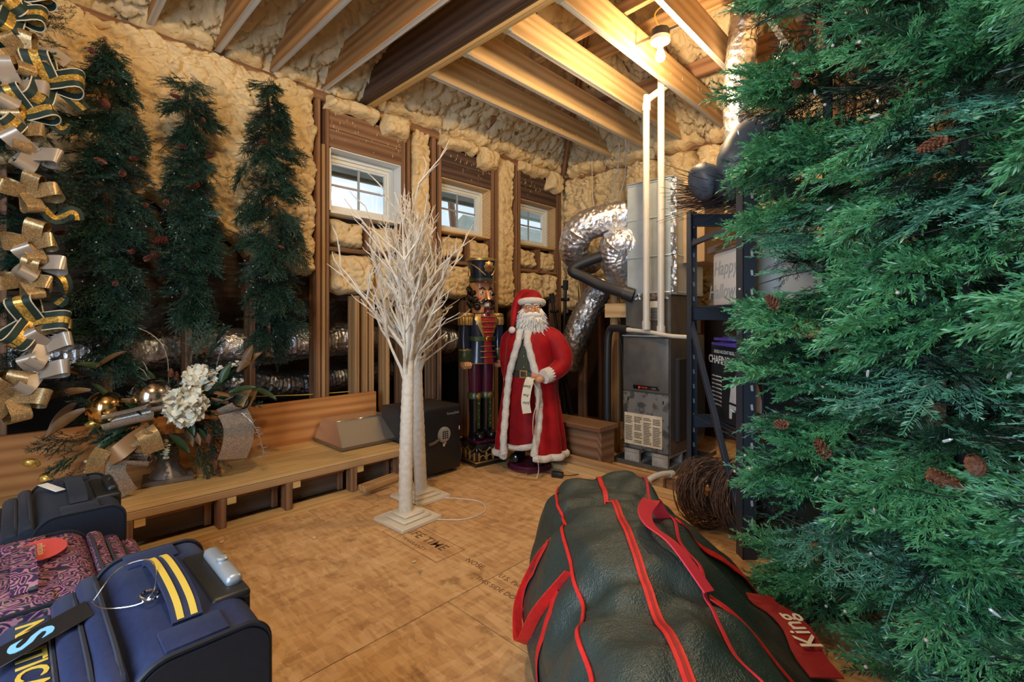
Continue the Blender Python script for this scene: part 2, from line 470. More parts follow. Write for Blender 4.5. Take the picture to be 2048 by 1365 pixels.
# ---- window wall
wall_left = MB()
wz0, wz1 = 2.17, 2.69
wins = [(1.83, 2.51), (2.99, 3.665), (4.156, 4.82)]
xs = [-1.5] + [q for w in wins for q in w] + [5.15]
for i in range(0, len(xs), 2): wall_left.b2((xs[i], 4.03, 1.42), (xs[i + 1], 4.06, 3.2))
for (a, b) in wins:
    wall_left.b2((a, 4.03, 1.42), (b, 4.06, wz0 - .02)); wall_left.b2((a, 4.03, wz1 + .02), (b, 4.06, 3.2))
wall_left = struct(wall_left.build('wall_left', 'dark_panel', smooth=False))

def edge(t, L, w=.05):
    d = np.minimum(t, L - t); q = np.clip(d / w, 0, 1); return np.sqrt(np.clip(1 - (1 - q) ** 2, 0, 1))
def foam_patch(parent, axis, base, u0, u1, z0, z1, bulge=.07, amp=.045, seed=1, res=.014, zl=None, zh=None, mat='foam', k=1.0, wob=.012):
    """pillow of cured spray foam filling a bay; axis 'Y' faces -Y at y=base, axis 'X' faces -X at x=base"""
    nu = max(6, int((u1 - u0) / res)); nz = max(6, int((z1 - z0) / res))
    tu, tz = np.meshgrid(np.linspace(0, 1, nu), np.linspace(0, 1, nz))
    U = u0 + tu * (u1 - u0)
    lo = zl(U) if zl else z0; hi = zh(U) if zh else z1
    Z = lo + tz * (hi - lo)
    rs = np.random.RandomState(seed); ph = rs.rand(6) * 9
    du = wob * (np.sin(Z * 17 + ph[0]) + .6 * np.sin(Z * 41 + ph[1])); dz = wob * (np.sin(U * 15 + ph[2]) + .6 * np.sin(U * 37 + ph[3]))
    e = edge(tu * (u1 - u0), (u1 - u0)) * edge(tz * (hi - lo), (hi - lo))
    h = (bulge + lumps(U + seed * .37, Z, seed % 5 + 1, amp, k)) * e
    Uo = U + du * np.where((tu < .05) | (tu > .95), 1, .3); Zo = Z + dz * np.where((tz < .08) | (tz > .92), 1, .3)
    D = base - h
    V = np.stack([Uo, D, Zo], -1) if axis == 'Y' else np.stack([D, Uo, Zo], -1)
    idx = np.arange(nu * nz).reshape(nz, nu)
    F = np.stack([idx[:-1, :-1], idx[:-1, 1:], idx[1:, 1:], idx[1:, :-1]], -1).reshape(-1, 4)
    if axis == 'X': F = F[:, ::-1]
    return link('foam_fill', np_mesh('foam_fill', V.reshape(-1, 3), F, mat, True), parent)
FB = 4.0
foam_patch(wall_left, 'Y', FB, -1.5, 1.70, 1.5, 3.13, .09, .085, 2, .012, zl=lambda U: np.interp(U, [-1.5, 0, .6, 1.0, 1.3, 1.7], [2.2, 2.14, 2.05, 1.93, 1.66, 1.58]) + .04 * np.sin(U * 9) + .025 * np.sin(U * 23), k=.9)
foam_patch(wall_left, 'Y', FB, 2.63, 2.86, 1.45, 3.12, .10, .05, 3)
foam_patch(wall_left, 'Y', FB, 3.78, 4.05, 1.4, 3.12, .11, .05, 4)
foam_patch(wall_left, 'Y', FB, 4.92, 5.12, 1.3, 3.12, .10, .05, 5)
for wi, (a, b) in enumerate(wins):
    m_ = (a + b) / 2
    foam_patch(wall_left, 'Y', FB, a, m_ - .03, 1.88, 2.11, .09, .05, 10 + wi)
    foam_patch(wall_left, 'Y', FB, m_ + .02, b, 1.86, 2.11, .09, .05, 20 + wi)
    foam_patch(wall_left, 'Y', FB, a, m_ + .06, 1.48, 1.83, .11, .06, 30 + wi)
    foam_patch(wall_left, 'Y', FB, m_ + .09, b, 1.42 + .04 * wi, 1.83, .11, .06, 40 + wi)
    # foam spilling from the roof over the header
    foam_patch(wall_left, 'Y', WY + .01, a - .06, m_ + .08, 3.0, 3.12, .05, .05, 50 + wi)
    foam_patch(wall_left, 'Y', WY + .01, m_ + .12, b + .05, 2.93 - .03 * wi, 3.12, .06, .05, 60 + wi)
# a roll of foam over the top plate
for i, (a, b) in enumerate(((-.6, .35), (.55, .98), (1.06, 1.3), (1.38, 1.7), (1.8, 2.05), (2.3, 2.95), (3.0, 3.6), (3.65, 4.3), (4.35, 5.0))):
    foam_patch(wall_left, 'Y', WY + .07, a, b, 3.13, 3.36 if b > 2.2 else 3.30, .08, .06, 70 + i)
def stud(x, z0, z1, mat='pine_brown', y=WY, d=.14, t=.038, name='stud'):
    return board(name, (x, y + d / 2, z0), (x, y + d / 2, z1), d, t, mat, wall_left, up=(0, 1, 0))
for x in (1.715, 1.79): stud(x, 0, 3.06)
stud(1.765, 0, 2.70, 'pine'); 
for x in (2.53, 2.585): stud(x, 0, 3.06)
for x in (2.885, 2.955, 3.69, 3.755, 4.075, 4.13, 4.85, 4.905): stud(x, 0, 3.06)
stud(2.06, 0, 1.46, 'pine'); stud(2.14, 0, 1.46, 'pine'); stud(2.20, 0, 1.80, 'pine')
stud(2.36, 0, 1.46, 'pine'); stud(3.33, 0, 1.46); stud(4.45, 0, 1.44)
stud(.82, 0, 2.05); stud(1.22, 0, 1.75); stud(.40, 0, 2.1); stud(-.05, 0, 2.1); stud(-.5, 0, 2.1); stud(-.95, 0, 2.1)
for a, b in wins:
    m_ = (a + b) / 2
    stud(m_, 1.84, 2.12, t=.034)
    board('sill_block', (a - .02, WY + .06, 1.845), (b + .02, WY + .06, 1.845), .034, .12, 'pine_brown', wall_left)
    for k in (0, 1):
        board('window_header', (a - .04, WY + .03, 2.775 + k * .155), (b + .04, WY + .03, 2.775 + k * .155), .152, .04, 'header_dark' if a > 2.5 else 'pine_brown', wall_left)
for k in range(2): board('top_plate', (-1.5, WY + .07, 3.075 + k * .039), (5.1, WY + .07, 3.075 + k * .039), .038, .14, 'pine_brown', wall_left)
# bits of stud showing through the thick foam on the left
for x in (.34, .92): board('stud', (x, WY + .05, 2.72), (x, WY + .05, 3.06), .04, .04, 'pine_brown', wall_left, up=(0, 1, 0))
# spray-foam drips on the headers and joists
dripM = MB().ball((0, 0, 0), 1, 6, 4, (.35, .3, 1)).mesh('foam_drip', 'foam')
rnd = random.Random(5)
def drips(parent, n, fn):
    for _ in range(n):
        p, s = fn(); o = link('foam_drip', dripM, parent, p); o.scale = (s * .8, s * .5, s)
for wi, (a, b) in enumerate(wins):
    drips(wall_left, 34, lambda: ((rnd.uniform(a, b), WY + .008, rnd.triangular(2.72, 3.0, 2.9)), rnd.uniform(.006, .016)))

# ---- windows
for wi, (a, b) in enumerate(wins):
    w = struct(MB().build('window_%d' % (wi + 1), 'vinyl') if False else bpy.data.objects.new('window_%d' % (wi + 1), None)); COL.objects.link(w)
    w.location = (a, 4.0, wz0)
    Lw, H = b - a, wz1 - wz0
    # timber lining (sill and jamb boards)
    lining = MB()
    lining.b2((0, -.14, -.02), (Lw, .05, 0)); lining.b2((0, -.14, H), (Lw, .05, H + .014)); lining.b2((-.014, -.14, 0), (0, .05, H)); lining.b2((Lw, -.14, 0), (Lw + .014, .05, H))
    lining.build('window_lining', 'pine_pale' if wi else 'white_paint', w, False)
    f = MB()
    def ring(y0, y1, o, wd):
        f.b2((o, y0, o), (Lw - o, y1, o + wd)); f.b2((o, y0, H - o - wd), (Lw - o, y1, H - o))
        f.b2((o, y0, o + wd), (o + wd, y1, H - o - wd)); f.b2((Lw - o - wd, y0, o + wd), (Lw - o, y1, H - o - wd))
    ring(-.02, .05, .004, .03); ring(.0, .045, .034, .03); ring(.012, .04, .064, .014)
    f.build('window_frame', 'vinyl', w, False)
    o_ = .078
    gx0, gx1, gz0, gz1 = o_, Lw - o_, o_, H - o_
    mx_, mz_ = (gx0 + gx1) / 2, (gz0 + gz1) / 2
    MB().b2((mx_ - .008, .018, gz0), (mx_ + .008, .034, gz1)).build('window_muntin', 'cable_grey', w, False)
    MB().b2((gx0, .017, mz_ - .008), (gx1, .035, mz_ + .008)).build('window_muntin', 'cable_grey', w, False)
    for (p0, p1) in ((gx0, mx_ - .008), (mx_ + .008, gx1)):
        for (q0, q1) in ((gz0, mz_ - .008), (mz_ + .008, gz1)):
            MB().b2((p0, .024, q0), (p1, .028, q1)).build('window_pane', 'window_glass', w, False)

# ---- outside the windows
plain('soffit', (.30, .33, .26), (.40, .42, .33), scale=4, rough=.8)
plain('siding', (.60, .58, .48), rough=.8)
struct(MB().b2((-1.5, 4.07, 2.76), (7.5, 4.72, 2.79)).b2((-1.5, 4.70, 2.73), (7.5, 4.74, 2.95)).build('trim_1', 'soffit', smooth=False))
nb = thing('neighbouring_house', 'pale house with a low roof seen through the farthest small window', 'house', (8.3, 8.2, 0))
MB().b2((0, 0, 0), (6, 2, 3.1)).build('wall', 'siding', nb, False)
MB().poly([(-.5, -.5, 3.1), (-.5, 1, 3.9), (-.5, 2.5, 3.1)], (7, 0, 0)).build('roof', 'soffit', nb, False)
plain('leaf_light', (.14, .30, .06), (.22, .40, .10), scale=9, rough=.6)
bt = thing('garden_tree', 'leafy garden branch seen through the middle small window', 'tree', lf(-1.05, 8.2, 0))
MB().tube(smooth_path([(0, 0, 0), (.1, 0, 2.2), (0, 0, 3.6), (.3, 0, 4.3)]), .06, 7).build('trunk', 'pine_brown', bt)
m = MB()
for _ in range(70):
    m.ball((rnd.gauss(.1, .28), rnd.gauss(0, .3), rnd.gauss(4.15, .16)), rnd.uniform(.03, .07), 6, 4, (1, 1, .5))
o = m.build('foliage', 'leaf_light', bt); o['kind'] = 'stuff'

# ---- attic void behind the window wall (unlit)
att = struct(MB().b2((-1.6, 6.0, -.06), (5.3, 6.05, .8)).b2((-1.62, 4.07, -.06), (-1.58, 6.0, 2.1)).b2((5.16, 4.07, -.06), (5.2, 6.0, 2.1)).build('wall_attic', 'dark_panel', smooth=False))
nu, nv = 200, 60
U, Vv = np.meshgrid(np.linspace(-1.6, 5.2, nu), np.linspace(0, 1, nv))
Y = 4.02 + Vv * 2.0; Z = 2.08 - Vv * 1.40 - lumps(U, Y, 3, .09, .8)
idx = np.arange(nu * nv).reshape(nv, nu); F = np.stack([idx[:-1, :-1], idx[1:, :-1], idx[1:, 1:], idx[:-1, 1:]], -1).reshape(-1, 4)
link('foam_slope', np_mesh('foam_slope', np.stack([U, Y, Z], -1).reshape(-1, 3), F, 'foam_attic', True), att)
struct(MB().poly([(-1.6, 4.07, 2.10), (-1.6, 6.05, .74), (-1.6, 6.05, .78), (-1.6, 4.07, 2.14)], (6.8, 0, 0)).build('ceiling_attic', 'dark_panel', smooth=False))

# ---- far wall
wall_back = struct(MB().b2((XB + .16, -1.75, 0), (XB + .2, 4.05, 4.6)).build('wall_back', 'dark_panel', smooth=False))
ysb = [-1.7, -1.28, -.86, -.44, -.02, .4, .82, 1.24, 1.66, 2.08, 2.5, 2.92, 3.34, 3.8]
for i in range(len(ysb) - 1):
    foam_patch(wall_back, 'X', XB + .15, ysb[i] + .012, ysb[i + 1] - .012, .9 if ysb[i] < 1.3 else 1.35, 3.06, .10, .12, 90 + i, .015, k=1.0)
for y in ysb[1:-1]:
    board('stud', (XB + .10, y, 0), (XB + .10, y, 3.06), .09, .038, 'pine_brown', wall_back, up=(1, 0, 0))
for k in range(2): board('top_plate', (XB + .07, -1.75, 3.08 + k * .039), (XB + .07, 3.84, 3.08 + k * .039), .038, .14, 'pine_brown', wall_back)
for i in range(6): foam_patch(wall_back, 'X', XB + .04, .2 + i * .6, .75 + i * .6, 3.08, 3.36, .08, .06, 120 + i)

# ---- open stud partition behind the shelving and the big trees
part = struct(MB().b2((4.28, -1.75, 0), (4.42, 1.1, .04)).build('wall_right', 'pine', smooth=False))
for i in range(7):
    y = 1.05 - i * .41
    board('stud', (4.35, y, .04), (4.35, y, 3.1), .14, .038, 'pine' if i % 2 else 'pine_brown', part, up=(1, 0, 0))
board('top_plate', (4.35, -1.75, 3.12), (4.35, 1.1, 3.12), .038, .14, 'pine', part)

# ---- walls behind the camera (the doorway is made up for the cool fill light)
plain('drywall', (.34, .29, .22), (.40, .34, .26), scale=3, rough=.9)
struct(MB().b2((-1.5, -1.75, 0), (5.2, -1.71, 4.6)).build('wall_near', 'drywall', smooth=False))
struct(MB().b2((-1.5, -1.75, 0), (-1.46, -.25, 4.6)).b2((-1.5, 1.35, 0), (-1.46, 4.05, 4.6)).b2((-1.5, -.25, 2.55), (-1.46, 1.35, 4.6)).build('wall_entrance', 'drywall', smooth=False))

# ---- ceiling: sloping roof deck hidden by foam
nu, nv = 420, 360
U, Vv = np.meshgrid(np.linspace(-1.5, 5.2, nu), np.linspace(-1.75, 4.08, nv))
base = 3.22 + .62 * np.minimum(np.minimum(4.06 - Vv, 5.16 - U), 2.0)
bays = np.where(4.06 - Vv < 5.16 - U, np.abs(np.sin(U * PI / .41)), np.abs(np.sin(Vv * PI / .41))) ** .5
Z = base - .03 * bays - lumps(U, Vv, 4, .13, .85)
idx = np.arange(nu * nv).reshape(nv, nu); F = np.stack([idx[:-1, :-1], idx[1:, :-1], idx[1:, 1:], idx[:-1, 1:]], -1).reshape(-1, 4)
ceiling = struct(link('ceiling', np_mesh('ceiling', np.stack([U, Vv, Z], -1).reshape(-1, 3), F, 'foam_roof', True)))
struct(MB().b2((-1.6, -1.8, 4.62), (5.4, 4.1, 4.66)).build('ceiling_deck', 'dark_panel', smooth=False))
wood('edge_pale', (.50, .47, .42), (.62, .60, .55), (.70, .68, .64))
# joists on the near side, bearing on the window wall
for x in (-1.05, -.62, -.20, .17, .60, .99, 1.36, 1.76):
    board('ceiling_joist', (x, -1.7, 3.262), (x, 3.96, 3.262), .235, .04, 'joist_orange', ceiling)
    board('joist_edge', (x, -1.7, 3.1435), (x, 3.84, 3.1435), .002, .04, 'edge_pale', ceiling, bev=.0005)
# the carrying beam
for i, (x, w, z) in enumerate(((2.095, .30, 3.295), (2.137, .30, 3.295), (2.179, .29, 3.31))):
    board('carrying_beam', (x, -1.7, z), (x, 3.96, z), w, .042, 'beam_brown', ceiling)
board('beam_trim', (2.175, -1.7, 3.138), (2.175, 3.9, 3.138), .03, .05, 'bench_top', ceiling)
hang = MB(); t_ = .0016
hang.b2((-.002, -.026, -.12), (0, -.02, .1)); hang.b2((0, -.024, -.12), (.075, -.0215, .09)); hang.b2((0, .0215, -.12), (.075, .024, .09)); hang.b2((-.02, -.024, -.1225), (.06, .024, -.1195))
hangM = hang.mesh('joist_hanger', 'galv', False)
for i, y in enumerate((3.05, 2.62, 2.21, 1.77, 1.34, .92, .50, .08, -.34, -.76, -1.18)):
    board('ceiling_joist', (2.205, y, 3.278), (5.0, y, 3.278), .235, .04, 'pine_pale', ceiling)
    link('joist_hanger', hangM, ceiling, (2.203, y, 3.278))
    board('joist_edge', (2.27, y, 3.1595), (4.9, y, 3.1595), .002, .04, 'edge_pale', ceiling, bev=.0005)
    if i < 5:
        drips(ceiling, 16, lambda: ((rnd.triangular(2.5, 4.8, 4.5), y - .021, rnd.uniform(3.2, 3.36)), rnd.uniform(.008, .02)))
# jack rafters from the window wall, and from the far wall
def slope(d): return 3.16 + .62 * d
for x in (2.36, 2.72, 3.10, 3.48, 3.86, 4.24, 4.62):
    e = min(2.2, 5.1 - x)
    if e > .2: board('rafter', (x, 4.02, slope(.0)), (x, 4.06 - e, slope(e)), .15, .038, 'pine_brown', ceiling, up=(0, .5, 1))
for y in (3.4, 2.9, 2.4, 1.98, 1.55, 1.1, .7, .3, -.1):
    e = min(2.2, 4.06 - y)
    if e > .2: board('rafter', (5.12, y, slope(0)), (5.16 - e, y, slope(e)), .15, .038, 'pine_brown', ceiling, up=(.5, 0, 1))
board('hip_rafter', (5.1, 4.0, 3.10), (2.9, 1.8, 4.42), .24, .045, 'pine_brown', ceiling)
# purlins and ridge pieces above the joists
board('purlin', (2.3, 2.0, 3.86), (3.6, .5, 3.86), .14, .04, 'board_red', ceiling)
board('purlin', (3.55, 2.55, 3.60), (3.55, .3, 3.60), .14, .04, 'pine', ceiling)
board('purlin', (4.2, 2.9, 3.48), (4.2, -.6, 3.48), .14, .04, 'pine_brown', ceiling)
board('purlin', (3.0, 2.6, 3.44), (3.0, .5, 3.50), .09, .04, 'pine', ceiling)
# ================================================================== LAMPS
emit('bulb_glow', (1.0, .62, .27), 30)
def lamp_holder(loc, power, label):
    t = thing('bare_bulb_lamp', label, 'lamp', loc, 0, 'bare bulb ceiling lamps')
    MB().lathe([(.045, .10), (.062, .10), (.062, .155), (.045, .165)], 10).build('junction_box', 'black_matte', t)
    MB().lathe([(.020, .03), (.03, .055), (.066, .07), (.066, .10), (.05, .102)], 24).build('porcelain_holder', 'white_plastic', t)
    MB().lathe([(.013, .035), (.014, .03), (.026, -.002), (.034, -.03), (.032, -.048), (.02, -.062), (.004, -.067)], 18).build('bulb', 'bulb_glow', t)
    MB().box((0, 0, .13), (.012, .40, .02)).build('hanger_bar', 'steel_dark', t, False)
    MB().tube(smooth_path([(0, 0, .16), (-.02, .03, .27), (.02, -.05, .33), (.1, -.12, .30), (.2, -.16, .34)]), .005, 6).build('cable', 'cable_yellow', t)
    d = bpy.data.lights.new('bulb_light', 'POINT'); d.energy = power; d.color = (1.0, .72, .41); d.shadow_soft_size = .06
    o = bpy.data.objects.new('bulb_light', d); COL.objects.link(o); o.parent = t; o.location = (0, 0, -.11)
lamp_holder((3.12, 1.56, 3.12), 68, 'lit bare bulb in a white holder between the pale ceiling joists')
lamp_holder((0.30, 1.30, 3.12), 88, 'added bare bulb out of view above the suitcases, for warm fill')  # second bulb, unseen, added to warm the left wall
# ================================================================== FIR TREES
def fir_mat(name, a, b, rough=.42):
    m, nt, bs = _new(name); setp(bs, rough=rough, spec=.55)
    oi = nt.nodes.new('ShaderNodeObjectInfo')
    v = _coords(nt, (1, 1, 1), True)
    n = _noise(nt, v, 14, 2)
    mx = nt.nodes.new('ShaderNodeMath'); mx.operation = 'MULTIPLY_ADD'; mx.inputs[1].default_value = .55
    nt.links.new(oi.outputs['Random'], mx.inputs[0]); 
    m2 = nt.nodes.new('ShaderNodeMath'); m2.operation = 'MULTIPLY'; m2.inputs[1].default_value = .5; nt.links.new(n, m2.inputs[0])
    nt.links.new(m2.outputs[0], mx.inputs[2])
    r = _ramp(nt, [(.1, a), (.85, b)]); nt.links.new(mx.outputs[0], r.inputs['Fac'])
    nt.links.new(r.outputs[0], bs.inputs['Base Color']); MATS[name] = m
fir_mat('fir_green', (.035, .17, .065), (.13, .40, .17), .34)
fir_mat('fir_teal', (.05, .19, .115), (.16, .42, .28), .34)
fir_mat('fir_inner_shade', (.004, .016, .009), (.009, .03, .016))  # near-black green: the shade in the gaps is put into this colour
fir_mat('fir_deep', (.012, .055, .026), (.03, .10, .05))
fir_mat('wall_fir', (.010, .036, .022), (.026, .075, .045))  # wall tree greens darkened: their dim lighting is put into the base colours
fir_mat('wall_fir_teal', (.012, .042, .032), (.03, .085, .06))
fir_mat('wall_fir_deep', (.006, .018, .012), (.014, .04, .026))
plain('cone_brown', (.13, .045, .022), (.26, .10, .05), scale=60, rough=.6)
plain('cone_red', (.07, .014, .010), (.14, .035, .02), scale=60, rough=.5)
plain('berry_white', (.45, .43, .38), rough=.4)
plain('light_clear', (.4, .45, .45), rough=.1, spec=.8)

def needle_set(segs, rs, spacing, length, ang, width, flat, jit=.25):
    VV = []; n_all = 0
    for (p0, p1, l0, l1) in segs:
        p0 = np.array(p0); p1 = np.array(p1); t = p1 - p0; L = np.linalg.norm(t); t = t / L
        n = max(4, int(L / spacing)); s = (np.arange(n) + rs.rand(n)) / n
        B = p0 + np.outer(s * L, t)
        up = np.array((0, 0, 1.0)); sd = np.cross(up, t); sd /= np.linalg.norm(sd) + 1e-9; upn = np.cross(t, sd)
        if flat: az = np.where(np.arange(n) % 2 == 0, 0, PI) + rs.randn(n) * .35
        else: az = rs.rand(n) * 2 * PI
        side = np.outer(np.cos(az), sd) + np.outer(np.sin(az), upn)
        a = ang * (1 + jit * (rs.rand(n) - .5)) * (1 - .35 * s)
        D = np.outer(np.cos(a), t) if False else (np.cos(a)[:, None] * t + np.sin(a)[:, None] * side)
        ln = length * (l0 + (l1 - l0) * s) * (1 + jit * (rs.rand(n) - .5))
        Wd = np.cross(D, rs.randn(n, 3)); Wd /= np.linalg.norm(Wd, axis=1)[:, None] + 1e-9
        Wd *= width / 2
        T = B + D * ln[:, None]
        M_ = B + D * (ln * .6)[:, None]
        VV.append(np.stack([B - Wd * .6, M_ - Wd, T, M_ + Wd], 1).reshape(-1, 3)); n_all += n
        # stem
        e = np.array((sd, upn)) * width * .55
        VV.append(np.array([p0 - e[0], p1 - e[0] * .6, p1 + e[0] * .6, p0 + e[0]])); VV.append(np.array([p0 - e[1], p1 - e[1] * .6, p1 + e[1] * .6, p0 + e[1]]))
    return np.concatenate(VV)
def spray(kind, seed, dens=1.0):
    rs = np.random.RandomState(seed); segs = []
    def P(x, y, z=0): return np.array((x, y, z - .5 * x * x + .2 * abs(y) * 0))
    if kind == 'feather':
        L = .27; xs = np.linspace(0, L, 6)
        for i in range(5): segs.append((P(xs[i], 0), P(xs[i + 1], 0), 1, 1))
        for i in range(8):
            s = .12 + .1 * i + rs.rand() * .03; ln = (.115 * (1 - s) + .035) * (.8 + .4 * rs.rand())
            for sg in (-1, 1):
                a = R(34 + rs.rand() * 14); b0 = P(L * s, 0); d = np.array((math.cos(a), sg * math.sin(a), rs.randn() * .25))
                e = b0 + d * ln; segs.append((b0, e, 1, .75))
                if ln > .06: 
                    a2 = a - sg * 0; m_ = b0 + d * ln * .45
                    for q in (-1, 1): segs.append((m_, m_ + np.array((math.cos(a + q * .6), sg * math.sin(a + q * .6), rs.randn() * .2)) * ln * .4, 1, .7))
        V = needle_set(segs, rs, .0027 / dens, .019, R(34), .0031, False)
    elif kind == 'fir':
        L = .22; segs.append((P(0, 0), P(L * .5, 0), .9, 1)); segs.append((P(L * .5, 0), P(L, 0), 1, .55))
        for (s, sg, ln) in ((.28, 1, .12), (.34, -1, .115), (.6, 1, .07), (.62, -1, .075)):
            a = R(42 + rs.rand() * 10); b0 = P(L * s, 0); segs.append((b0, b0 + np.array((math.cos(a), sg * math.sin(a), rs.randn() * .12)) * ln, 1, .5))
        V = needle_set(segs, rs, .0024 / dens, .024, R(66), .0028, True)
    else:
        L = .24; segs.append((P(0, 0), P(L * .5, 0), .8, 1)); segs.append((P(L * .5, 0), P(L, 0), 1, .6))
        for (s, sg, ln) in ((.3, 1, .12), (.45, -1, .11)):
            a = R(40); b0 = P(L * s, 0); segs.append((b0, b0 + np.array((math.cos(a), sg * math.sin(a), rs.randn() * .3)) * ln, 1, .6))
        V = needle_set(segs, rs, .0012 / dens, .03, R(52), .0022, False)
    return V
def quads(V): return np.arange(len(V)).reshape(-1, 4)
def make_set(prefix, mats, dens):
    out = {}
    for k, mt in mats.items():
        out[k] = [np_mesh('fir_spray_' + k, spray(k, 11 * i + 3, dens), quads(spray(k, 11 * i + 3, dens)), mt) for i in range(4)]
    return out
SPR_R = make_set('r', {'feather': 'fir_green', 'fir': 'fir_teal', 'pine': 'fir_deep'}, 1.0)
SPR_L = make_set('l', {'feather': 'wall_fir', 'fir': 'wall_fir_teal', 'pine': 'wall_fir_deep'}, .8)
fv = [spray('pine', 77 + i, .45) for i in range(3)] + [spray('feather', 87 + i, .35) for i in range(2)]

cone = MB(); cone.ball((0, 0, 0), .011, 8, 6, (1, 1, 2.5))
for i in range(58):
    z = -.027 + i * .00094; a = i * 2.39996; r = .0165 * math.sqrt(max(.03, 1 - (z / .033) ** 2)) * (1.08 - z * 6)
    ou = Vector((math.cos(a), math.sin(a), 0)); sdv = Vector((-math.sin(a), math.cos(a), 0)) * .0065; c = ou * (r * .45) + Vector((0, 0, z + .006))
    t1 = ou * r + Vector((0, 0, z - .002)); t2 = ou * (r + .003) + Vector((0, 0, z - .005)); t3 = ou * (r * .8) + Vector((0, 0, z - .006))
    cone.add([c - sdv * .5, c + sdv * .5, t1 + sdv, t2, t1 - sdv, t3], [(0, 1, 2, 3, 4), (4, 3, 5), (3, 2, 5)])
CONE = {m_: cone.mesh('pine_cone', m_, False) for m_ in ('cone_brown', 'cone_red')}

def orient(o, d, up):
    x = Vector(d).normalized(); up = Vector(up); y = up.cross(x)
    y = y.normalized() if y.length > 1e-5 else x.orthogonal().normalized(); z = x.cross(y)
    return Matrix(((x.x, y.x, z.x, o[0]), (x.y, y.y, z.y, o[1]), (x.z, y.z, z.z, o[2]), (0, 0, 0, 1)))
def fir_tree(t, z0, z1, rad, n, az0, daz, sets, weights, seed, size=(.85, 1.25), droop=(-.7, .15), fill=120, fillmat='fir_deep', cones=(), conemat='cone_brown', thick=.85, depth=None):
    """foliage round a trunk standing on t's origin; rad(z) is the silhouette radius"""
    rr = random.Random(seed); kinds = [k for k, w in weights for _ in range(w)]
    nb = max(1, n // 7)
    for b in range(nb):
        zb = z0 + (z1 - z0) * ((b + rr.random()) / nb); azb = az0 + ((b * .618 + rr.uniform(-.12, .12)) % 1.0 * 2 - 1) * daz
        r = rad(zb) * rr.uniform(.82, 1.1); dz = rr.uniform(*droop)
        kb = rr.choice(kinds)
        for q in range(7):
            f = (1.0, .86, .86, .7, .7, .52, .4)[q]; sg = (0, -1, 1, -1, 1, 0, 0)[q]
            az = azb + sg * rr.uniform(.10, .24) + rr.gauss(0, .04); sc = rr.uniform(*size) * (1.05 if q == 0 else .92); L = .26 * sc
            d = Vector((math.cos(az + sg * .45), math.sin(az + sg * .45), dz + rr.gauss(0, .12))).normalized()
            hor = math.hypot(d.x, d.y)
            r0 = max(.015, r * f - L * .75 * hor); z = zb + dz * (r * f) * .55 - d.z * L * .4 + rr.gauss(0, .02)
            if z < .03: continue
            k = kb if rr.random() < .75 else rr.choice(kinds)
            o = link('fir_spray', rr.choice(sets[k]), t)
            dp = 1 if depth is None else depth
            o.matrix_local = orient((math.cos(az) * r0, math.sin(az) * r0 * dp, z), d, (rr.gauss(0, .3), rr.gauss(0, .3), 1)) @ Matrix.Diagonal((sc, sc * rr.uniform(.9, 1.15), sc, 1))
    # inner boughs
    rs = np.random.RandomState(seed); VV = []
    for i in range(fill):
        z = z0 + (z1 - z0) * rs.rand(); az = az0 + rs.uniform(-1, 1) * PI; d = Vector((math.cos(az), math.sin(az), rs.uniform(-.9, .3))).normalized()
        Mx = np.array(orient((math.cos(az) * rad(z) * .25 * rs.rand(), math.sin(az) * rad(z) * .25 * rs.rand() * (1 if depth is None else depth), z), d, (rs.randn() * .4, rs.randn() * .4, 1)))
        sc = min(rs.uniform(.9, 1.3), rad(z) * thick / .26); V = fv[rs.randint(len(fv))] * sc
        VV.append(V @ Mx[:3, :3].T + Mx[:3, 3])
    V = np.concatenate(VV)
    if depth is not None: V[:, 1] = np.minimum(V[:, 1], .06)
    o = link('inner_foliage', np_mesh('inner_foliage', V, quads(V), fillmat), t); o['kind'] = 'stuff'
    for (lat, dy, z, s) in cones:
        o = link('pine_cone', CONE[conemat], t, (lat, dy, z), (rr.uniform(.6, 2), rr.uniform(-.6, .6), rr.uniform(0, 6))); o.scale = (s * .68, s * .68, s * .85)

